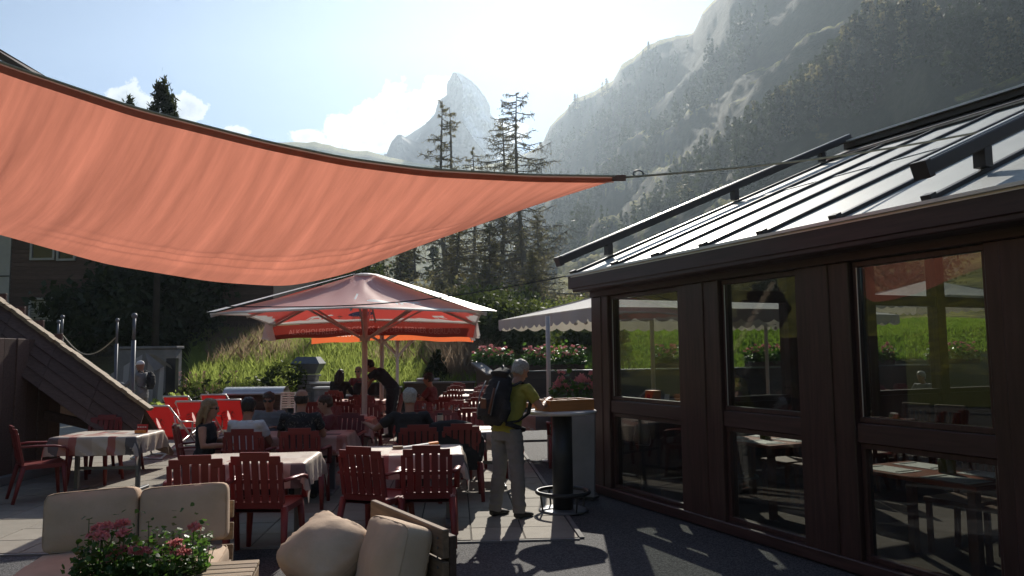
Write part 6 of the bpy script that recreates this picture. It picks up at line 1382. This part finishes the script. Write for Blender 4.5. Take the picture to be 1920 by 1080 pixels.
MB().box(bq(.0, -.412, .16), (.08, .01, .10)).build('badge', M['leather'], bp); MB().tube([bq(-.03, -.25, .575), bq(0, -.25, .62), bq(.03, -.25, .575)], .008, 6).build('grab_loop', M['metal'], bp, True)
MB().tube([bq(.10, -.40, .33), bq(.10, -.40, .06)], .014, 8).build('zip_cord', M['leather'], bp, True)
# guests
person('blonde woman in sunglasses and black tank top sitting in profile', (-3.62, 9.02, 0), 8, 'sit', 4, 'skin', 'black', 'black', 'none', ('long', 'hair_blond'), arms=[((-.20, .10, .74), (-.05, .36, .76)), ((.26, .06, .72), (.14, .34, .72))], nod=2, glasses=True, seat=.40)
person('dark haired man in a white T-shirt seen from behind', (-3.14, 8.98, 0), 84, 'sit', 10, 'skin2', 'shirt_white', 'trouser_dark', 'short', ('short', 'hair_dark'), seat=.42, nod=6)
person('balding man in a dark patterned shirt seen from behind', (-2.50, 9.0, 0), 96, 'sit', 12, 'skin2', 'shirt_pattern', 'trouser_dark', 'short', ('bald', 'hair_dark'), seat=.45, nod=4, sc=1.02)
person('woman in sunglasses and pale V-neck top facing the camera', (-3.36, 10.72, 0), -84, 'sit', 18, 'skin2', 'shirt_grey', 'trouser_dark', 'short', ('short', 'hair_brown'), nod=8, glasses=True, seat=.44)
person('girl with brown hair turned sideways behind the patterned shirt', (-2.40, 10.35, 0), 200, 'sit', 10, 'skin', 'shirt_red', 'trouser_dark', 'short', ('short', 'hair_brown'), nod=8, seat=.40, sc=.95)
person('grey haired man in a black shirt seen from behind, arm stretched left', (-1.24, 9.2, 0), 96, 'sit', 9, 'skin2', 'black', 'trouser_dark', 'short', ('short', 'hair_grey'), arms=[((-.40, .18, .80), (-.52, .42, .84)), ((.27, .2, .74), (.18, .40, .76))], seat=.42, sc=1.03)
person('brown haired man in a wine red shirt facing left at a rear table', (-1.62, 15.7, 0), 168, 'sit', 8, 'skin2', 'shirt_red', 'trouser_dark', 'short', ('short', 'hair_dark'), seat=.44, sc=1.04)
person('waiter in dark clothes bending over a table and reaching down', (-2.55, 16.3, 0), 176, 'bend', 44, 'skin2', 'trouser_dark', 'trouser_dark', 'short', ('short', 'hair_dark'), arms=[((-.22, .50, 1.08), (-.16, .56, .86)), ((.22, .50, 1.05), (.18, .60, .84))], nod=30, sc=1.10)
person('woman with long dark hair seen from behind at the far left table', (-4.25, 18.75, 0), 80, 'sit', 6, 'skin', 'black', 'trouser_dark', 'long', ('long', 'hair_dark'), seat=.46, sc=1.05)
person('woman in sunglasses and rosy top facing the camera at the far left table', (-4.05, 20.25, 0), -100, 'sit', 6, 'skin', 'shirt_red', 'trouser_dark', 'short', ('short', 'hair_blond'), glasses=True, seat=.5, sc=1.05)
whx = at(266, 740, 18.0).x
wh = person('hiker in white cap and dark vest touching a net pole', (whx, 18.0, 0), 172, 'stand', 4, 'skin2', 'shirt_grey', 'trouser_grey', 'long', (None, None), arms=[((-.22, .28, 1.10), (-.20, .52, 1.18)), ((.25, .10, 1.12), (.16, .26, .98))], cap='white', nod=8, sc=.98)
b2 = thing('backpack', 'small dark daypack worn by the white capped hiker', 'backpack', (whx, 18.0, 0), R(172 - 90))
mb = MB(); mb.tube([(0, -.2, .98), (0, -.22, 1.12), (0, -.215, 1.28), (0, -.18, 1.38)], [(.10, .06), (.13, .09), (.12, .08), (.06, .04)], 14, side=(1, 0, 0)); body_obj(mb, 'pack', 'black', b2)
for s in (-1, 1): MB().tube([(s * .10, -.12, 1.36), (s * .12, 0, 1.42), (s * .12, .12, 1.28), (s * .13, .0, 1.05), (s * .10, -.14, 1.02)], [(.025, .01)] * 5, 6, side=(1, 0, 0)).build('shoulder_strap', M['black'], b2, True)
q = at(1738, 740, 16.6); person('grey haired woman resting her chin, seen through the right window', (q.x, 16.6, 0), 205, 'sit', 12, 'skin', 'shirt_grey', 'trouser_dark', 'long', ('short', 'hair_grey'), seat=.45)
q = at(1392, 760, 15.6); person('person with dark cap and jacket seen through the middle window', (q.x, 15.6, 0), 100, 'sit', 14, 'skin2', 'trouser_dark', 'trouser_dark', 'long', ('short', 'hair_dark'), seat=.46, cap='black')
q = at(1612, 740, 18.2); person('dim guest behind glass at the left of the right window', (q.x, 18.2, 0), -60, 'sit', 10, 'skin2', 'shirt_grey', 'trouser_dark', 'long', ('short', 'hair_dark'), seat=.45)
# jackets over chair backs
def jacket(label, x, y, hd, m='black', w=.27):
    t_ = thing('jacket', label, 'jacket', (x, y, 0), R(hd - 90)); mb = MB(); mb.tube([(0, -.30, .36), (0, -.30, .55), (0, -.28, .75), (0, -.25, .90), (0, -.23, .93)], [(w, .05), (w, .07), (w * .95, .075), (w * .8, .06), (w * .5, .03)], 18, side=(1, 0, 0))
    for s in (-1, 1): mb.tube([(s * w * .85, -.28, .86), (s * (w + .04), -.27, .68), (s * (w + .02), -.26, .46)], [.06, .06, .05], 10)
    body_obj(mb, 'cloth', m, t_, .012, 3)
jacket('black jacket hung over the chair right of the grey haired man', -.76, 9.36, 96, 'black', .30)
jacket('dark jacket over a chair seen through the middle window', *tuple(at(1395, 770, 10.4).xy), 96, 'trouser_dark', .26)
for k, (px, Y, lab) in enumerate(((675, 18.6, 'black bag on the bench left of the parasol pole'), (702, 18.8, 'black bag on the bench right of the parasol pole'))):
    p = at(px, 740, Y); t_ = thing('shoulder_bag', lab, 'bag', (p.x, Y, 0), 0, 'black bags near the waiter'); mb = MB(); mb.tube([(0, 0, .75), (0, 0, .82), (0, 0, 1.0), (0, 0, 1.06)], [(.15, .09), (.17, .11), (.16, .10), (.12, .06)], 14, side=(1, 0, 0)); body_obj(mb, 'body', 'black', t_); MB().tube([(-.1, 0, 1.05), (-.05, 0, 1.12), (.05, 0, 1.12), (.1, 0, 1.05)], .01, 6).build('handle', M['black'], t_, True)
    MB().box((0, 0, .37), (.4, .3, .74)).build('stool', M['darkwood'], None) if False else None
    s_ = thing('side_stool', lab.replace('black bag', 'dark stool') .replace('on the bench', 'under the bag'), 'stool', (p.x, Y, 0), 0, 'dark stools near the waiter'); MB().box((0, 0, .72), (.42, .32, .04)).build('seat', M['darkwood'], s_)
    for sx in (-1, 1):
        for sy in (-1, 1): MB().box((sx * .17, sy * .12, .35), (.04, .04, .70)).build('leg', M['darkwood'], s_)

# ------------------------------------------------------------------ furniture inside the pavilion
WOODCH = None
def wood_chair_proto():
    c = thing('wooden_chair', '', 'chair'); m = M['leather']
    MB().box((0, 0, .45), (.42, .42, .04)).build('seat', m, c, bevel=.006)
    for sx in (-1, 1): MB().box((sx * .18, .18, .215), (.04, .04, .43)).build('leg', m, c, bevel=.004); MB().box((sx * .19, -.20, .48), (.04, .04, .96), Matrix.Rotation(.06, 3, 'X')).build('leg', m, c, bevel=.004)
    for k in range(4): MB().box((-.105 + .07 * k, -.215, .72), (.03, .018, .38), Matrix.Rotation(.06, 3, 'X')).build('slat', m, c)
    MB().box((0, -.232, .93), (.42, .03, .09)).build('top_rail', m, c, bevel=.004); return c
WCH = wood_chair_proto(); wf = [True]
def itable(px, py, rot, label, w=1.1, d=.75, near=True):
    p = onz(px, py, .76); t_ = thing('wooden_table', label, 'table', (p.x, p.y, 0), R(rot), 'wooden tables inside the pavilion'); MB().box((0, 0, .74), (w, d, .035)).build('tabletop', M['redwood'], t_, bevel=.005)
    for sx in (-1, 1):
        for sy in (-1, 1): MB().box((sx * (w / 2 - .06), sy * (d / 2 - .06), .36), (.06, .06, .72)).build('leg', M['leather'], t_)
    Mx = Matrix.Translation((p.x, p.y, .7585)) @ Matrix.Rotation(R(rot), 4, 'Z')
    for k, (dx, dy) in enumerate(((-.28, -.2), (.28, -.2), (-.28, .2), (.28, .2))):
        s = thing('place_setting', 'white paper place mat with cutlery on the ' + label.split(',')[0], 'place mat', tuple(Mx @ Vector((dx, dy, 0))), R(rot), 'place mats on the ' + label.split(',')[0]); MB().box((0, 0, .002), (.38, .26, .003)).build('mat', M['paper'], s); MB().box((.14, 0, .006), (.014, .2, .005)).build('knife', M['white_metal'], s); MB().box((-.14, 0, .006), (.016, .19, .005)).build('fork', M['white_metal'], s)
    j = thing('menage', 'small green glass cruet set on the ' + label.split(',')[0], 'cruet', tuple(Mx @ Vector((.02, .02, 0))), R(rot)); MB().lathe([(.03, 0), (.032, .09), (.02, .11)], seg=12).build('jar', M['leaves_light'], j); MB().lathe([(.03, 0), (.032, .09), (.02, .11)], (.06, .02, 0), 12).build('jar', M['leaves_light'], j); MB().box((.03, .01, .125), (.09, .04, .02)).build('lid', M['white'], j)
    for k, (dx, dy, hd) in enumerate(((-.25, -.62, 90), (.25, -.62, 90), (-.25, .62, -90), (.25, .62, -90))):
        if dy < 0 and not near: continue
        q = Mx @ Vector((dx, dy, 0)); lb = 'dark slatted wooden chair around the ' + label.split(',')[0]; gr = 'wooden chairs around the ' + label.split(',')[0]
        if wf[0]: wf[0] = False; WCH.location = (q.x, q.y, 0); WCH.rotation_euler = (0, 0, R(hd - 90 + rot)); tag(WCH, lb, None, gr)
        else: dup(WCH, (q.x, q.y, 0), R(hd - 90 + rot), lb, gr)
itable(1668, 793, -65, 'bright wooden table behind the right window, sunlit'); itable(1425, 822, -65, 'wooden table close behind the middle window, laid for four', near=False); itable(1760, 885, -65, 'dim wooden table low behind the right window, near the glass', near=False)
itable(1560, 850, -65, 'wooden table hidden behind the thick post, in shade') if False else None
# bits on the ledge behind the left window
q = PW(.28, .34, 0); ld = thing('window_counter', 'dark counter behind the left window carrying small boxes', 'counter', tuple(q), UA); MB().box((.35, .1, 1.09), (1.3, .3, .04)).build('top', M['darkmetal'], ld)
for sx in (-.22, .92): MB().box((sx, .1, .54), (.05, .26, 1.07)).build('leg', M['darkmetal'], ld)
def onled(s, t): return tuple(PW(s, t, 1.112))
t_ = thing('tissue_box', 'small orange box on the counter behind the left window', 'box', onled(.22, .40), UA); MB().box((0, 0, .075), (.16, .12, .15)).build('body', M['orange'], t_, bevel=.004); MB().box((0, -.0615, .08), (.07, .002, .05)).build('print', M['red'], t_)
t_ = thing('card_holder', 'white upright card beside the orange box', 'card', onled(.52, .38), UA); MB().box((0, 0, .06), (.08, .01, .12), Matrix.Rotation(-.2, 3, 'X')).build('card', M['paper'], t_); MB().box((0, .01, .008), (.09, .05, .016)).build('base', M['darkmetal'], t_)
for k, (s, lab) in enumerate(((.80, 'small clear glass on the counter behind the left window'), (1.0, 'pair glass jar at the right end of the window counter'))):
    t_ = thing('glass_jar', lab, 'jar', onled(s, .40)); MB().lathe([(.035, 0), (.035, .12), (.03, .13)], seg=12).build('body', M['drink'], t_, True); MB().lathe([(.033, .13), (.033, .145)], seg=12).build('lid', M['white_metal'], t_)
pb_ = thing('plastic_bag', 'white translucent plastic bag hanging behind the lower left window', 'bag', tuple(PW(.10, .30, .62)), UA); mb = MB(); mb.tube([(0, 0, 0), (0, 0, .05), (.01, 0, .18), (.02, 0, .32), (.025, 0, .40)], [(.13, .07), (.15, .08), (.11, .06), (.05, .03), (.015, .012)], 16, side=(1, 0, 0)); mb.warp(lambda x, y, z: (x + .014 * math.sin(z * 40 + y * 30), y + .012 * math.sin(x * 50 + z * 13), z)); mb.build('body', M['plasticbag'], pb_, True)
MB().tube([(.02, 0, .38), (.0, 0, .46), (.05, 0, .46), (.03, 0, .38)], .006, 5).build('handle', M['plasticbag'], pb_, True)
sb = thing('bar_stool', 'dark bar stool with foot ring inside the left window', 'stool', tuple(PW(.75, 1.2, 0))); MB().lathe([(.24, 0), (.24, .015), (.03, .04), (.03, .74)], seg=24).build('stem', M['darkmetal'], sb, True); MB().lathe([(.18, .74), (.18, .80)], seg=24).build('seat', M['darkmetal'], sb); MB().tube([(.2 * math.cos(a), .2 * math.sin(a), .28) for a in np.linspace(0, 6.283, 25)], .014, 8, False).build('foot_ring', M['darkmetal'], sb, True)

# ------------------------------------------------------------------ bake the voxel bodies
dg = bpy.context.evaluated_depsgraph_get(); dg.update()
new = [(o, bpy.data.meshes.new_from_object(o.evaluated_get(dg), preserve_all_data_layers=False, depsgraph=dg)) for o in BAKE]
for o, me in new:
    o.modifiers.clear(); old = o.data; mm = list(old.materials); o.data = me; me.name = o.name.split('.')[0]
    if not me.materials:
        for m in mm: me.materials.append(m)
    # keep the one connected surface
    bm = bmesh.new(); bm.from_mesh(me); seen = set(); best = []
    for v in bm.verts:
        if v.index in seen: continue
        st = [v]; comp = []; seen.add(v.index)
        while st:
            a = st.pop(); comp.append(a)
            for e in a.link_edges:
                b = e.other_vert(a)
                if b.index not in seen: seen.add(b.index); st.append(b)
        if len(comp) > len(best): best = comp
    if len(best) < len(bm.verts): keep = set(v.index for v in best); bmesh.ops.delete(bm, geom=[v for v in bm.verts if v.index not in keep], context='VERTS')
    nm = o.name.split('.')[0]
    if nm in ('trousers', 'shirt', 'pack', 'cloth', 'tank_top', 'hair'):      # creases in cloth, tufts in hair
        bm.normal_update(); fr_, am = (38, .007) if nm == 'hair' else (11, .010)
        for v in bm.verts:
            q = Vector((v.co.x * fr_, v.co.y * fr_, v.co.z * fr_ * (.5 if nm == 'hair' else 1.7))); w = noise.fractal(q, .9, 2.1, 3)
            if nm == 'trousers': w += .9 * noise.noise(Vector((v.co.x * 6, v.co.y * 6, v.co.z * 30))) * math.exp(-((v.co.z - .14) / .12) ** 2) + .5 * noise.noise(Vector((v.co.x * 5, v.co.y * 5, v.co.z * 26))) * math.exp(-((v.co.z - .5) / .1) ** 2)
            v.co += v.normal * (am * w)
    bm.to_mesh(me); bm.free(); me.polygons.foreach_set('use_smooth', [True] * len(me.polygons)); me.update()
